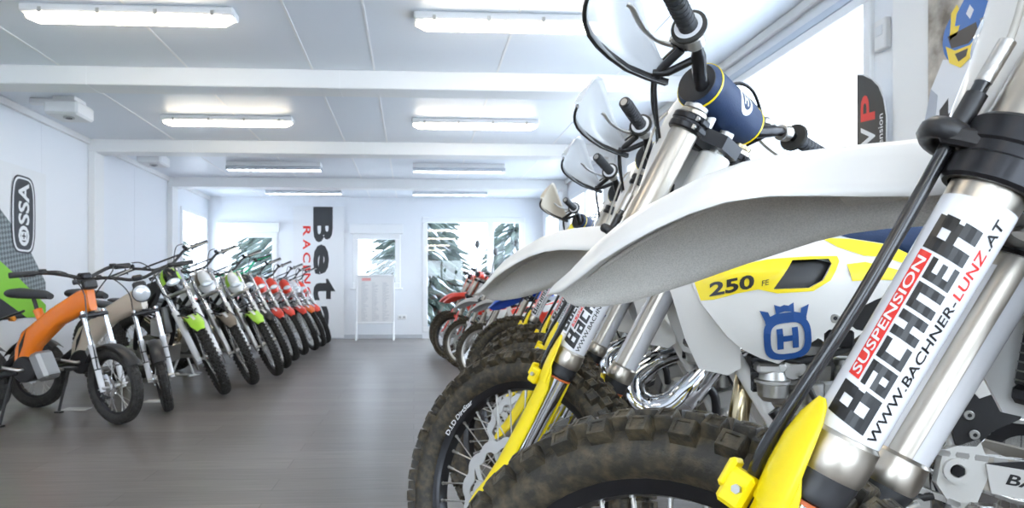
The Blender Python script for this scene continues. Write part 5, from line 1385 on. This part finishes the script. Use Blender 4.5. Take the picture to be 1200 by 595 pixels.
    wheel(root, 'rear_wheel', RX, .248, .248, .180, .040, .003, 40, TYRE2, BLKAL, ALU, 'br', 'road', 'mesh', .07, CHROME, -1, nsp=24, hub_r=.05)
    a = MB()
    for s in (1, -1): a.tube([(-.66, s * .06, .33), (-.80, s * .07, .30), (RX, s * .07, .248)], [.022, .022, .014], BLK, 10)
    a.tube([(-.66, 0, .46), (-.80, 0, .36)], .025, BLKAL, 12); a.build('swingarm', root)
    a = MB(); L = []
    for k in range(11):
        t = R(lerp(50, 150, k / 10)); r_ = .275; L.append([((RX + (r_) * cos(t)), .055 * q / 4, .248 + r_ * sin(t) - .02 * abs(q / 4) ** 2) for q in range(-4, 5)] + [((RX + (r_ - .004) * cos(t)), .055 * q / 4, .248 + (r_ - .004) * sin(t) - .02 * abs(q / 4) ** 2) for q in range(4, -5, -1)])
    a.loft(L, BLK); a.build('rear_fender', root)
    a = MB(); a.tube([(-.70, -.07, .30), (-.68, -.15, .14), (-.66, -.215, .018)], .010, BLK, 8); a.box((-.655, -.22, .014), (.05, .04, .012), BLK, .003); a.build('side_stand', root)
    pose(root, loc[0], loc[1], head, lean); return root
ebike('orange electric bike with black saddle, nearest one at the left edge', ORA, -18, -14, 2, (-1.888, 4.394), False)
ebike('beige electric bike with round headlight behind the orange one', BEIGE, -52, -14, 0, (-1.762, 4.85), True)

# small white pads under the stands, and a white paddock stand
def pad(x, y, label):
    a = MB(); a.box((x, y, .004), (.17, .11, .008), mat('pad_grey', (.55, .54, .52), .5), .003); thing(a, 'floor_pad', label, 'pad')
def stand(x, y, label):
    r = empty('display_stand', label, 'stand', (x, y, 0)); r.rotation_euler = (0, 0, R(-13)); W_ = mat('stand_white', (.72, .72, .70), .4)
    a = MB(); a.tube([(-.12, -.10, .012), (-.12, .10, .012)], .012, W_, 10); a.tube([(.12, -.10, .012), (.12, .10, .012)], .012, W_, 10); a.tube([(-.12, 0, .012), (.12, 0, .012)], .012, W_, 10); a.build('base', r)
    for s in (-1, 1): a = MB(); a.tube([(s * .12, 0, .012), (s * .02, 0, .255)], .011, W_, 10); a.build('leg', r)
    a = MB(); a.box((0, 0, .262), (.12, .14, .016), W_, .004); a.build('top_plate', r)

# ------------------------------------------------------------------ rest of the right-hand row
b3 = enduro('enduro_bike', 'third white bike, two-stroke with a fat chrome exhaust bend behind the second fork', 'motorcycle', {}, two_stroke=True, detail=True)
pose(b3, .373, 2.314, 168.3, -4.2, -40)
b4 = copy_tree(b3); tag(b4, 'fourth white bike, only its clear handguard and grip rise behind the third'); pose(b4, .50, 3.05, 168, -4, -40)
CREAM = mat('cream_plastic', (.62, .55, .44), .4)
b5 = enduro('enduro_bike', 'fifth bike with cream handguards and a bright yellow flash on its mask', 'motorcycle', dict(shield=CREAM, plate=YELD), detail=False); pose(b5, .60, 4.15, 168, -4, -35)
SM = .86
b6 = enduro('enduro_bike', 'bike with blue front fender and red side panels', 'motorcycle', dict(fender=BLUEP, under=BLUEP, shroud=REDP, accent=STICK, guard=BLUEP, plate=BLUEP, frame=BLUEP, side=REDP, seat=BLK, pad=BLK, print=False), detail=False, sticker=False, shields=False); b6.scale = (SM,) * 3; pose(b6, .66, 5.20, 168, -4, -38)
b7 = enduro('enduro_bike', 'bike with light grey front fender and bare silver wheel behind the blue one', 'motorcycle', dict(fender=GREYL, under=GREYL, guard=STICK, plate=STICK, rim=ALU, frame=BLKAL, accent=REDP, seat=BLK, pad=BLK, print=False), detail=False, sticker=False, shields=False); b7.scale = (.80,) * 3; pose(b7, .56, 7.6, 168, -4, -30)
b8 = enduro('enduro_bike', 'red bike with orange mask and two round mirrors near the far end', 'motorcycle', dict(fender=REDP, under=REDP, shroud=REDP, accent=STICK, guard=REDP, plate=ORAP, frame=ALU, seat=BLK, pad=REDP, side=STICK, print=False), detail=False, sticker=False, shields=False); b8.scale = (SM,) * 3; pose(b8, .48, 8.6, 168, -4, -30)
b9 = copy_tree(b8); tag(b9, 'farthest bike of the right row, red, by the glass door'); pose(b9, .47, 9.7, 168, -4, -30)
b10 = copy_tree(b7); tag(b10, 'bike with grey front fender hidden mostly behind the blue one'); pose(b10, .62, 6.35, 168, -4, -35)
for c in b8.children:
    if c.name.startswith('handlebar'):
        for s in (-1, 1):
            a = MB(); p = FP(1.04, -.04, s * .20); a.tube([p, p + V((.01, s * .03, .18)), p + V((-.01, s * .05, .34))], .007, BLK, 8)
            a.lathe([(-.012, 0), (-.010, .04), (0, .058), (.006, .058), (.006, 0)], BLK, p + V((-.01, s * .05, .39)), (1, 0, .1), 20)
            a.build('mirror', c)
pad(-2.42, 4.98, 'small grey pad on the floor behind the orange electric bike stand')
pad(-1.98, 5.32, 'small grey pad on the floor by the beige electric bike')
stand(-2.34, 6.98, 'low white display stand under the trials bikes')
for o in [q for q in COL.objects if q.parent is None]:
    n_ = o.name.split('.')[0]
    if n_ == 'trials_bike': o['group'] = 'trials bikes along the left wall'
    elif n_ == 'electric_bike': o['group'] = 'electric bikes at the near left'
    elif n_ == 'enduro_bike': o['group'] = 'off-road bikes in the right-hand row'
    elif n_ == 'snowy_conifer': o['group'] = 'snowy trees outside the windows'
    elif n_ == 'fan_box': o['group'] = 'white boxes under the ceiling'
    elif n_ == 'floor_pad': o['group'] = 'floor pads under side stands'
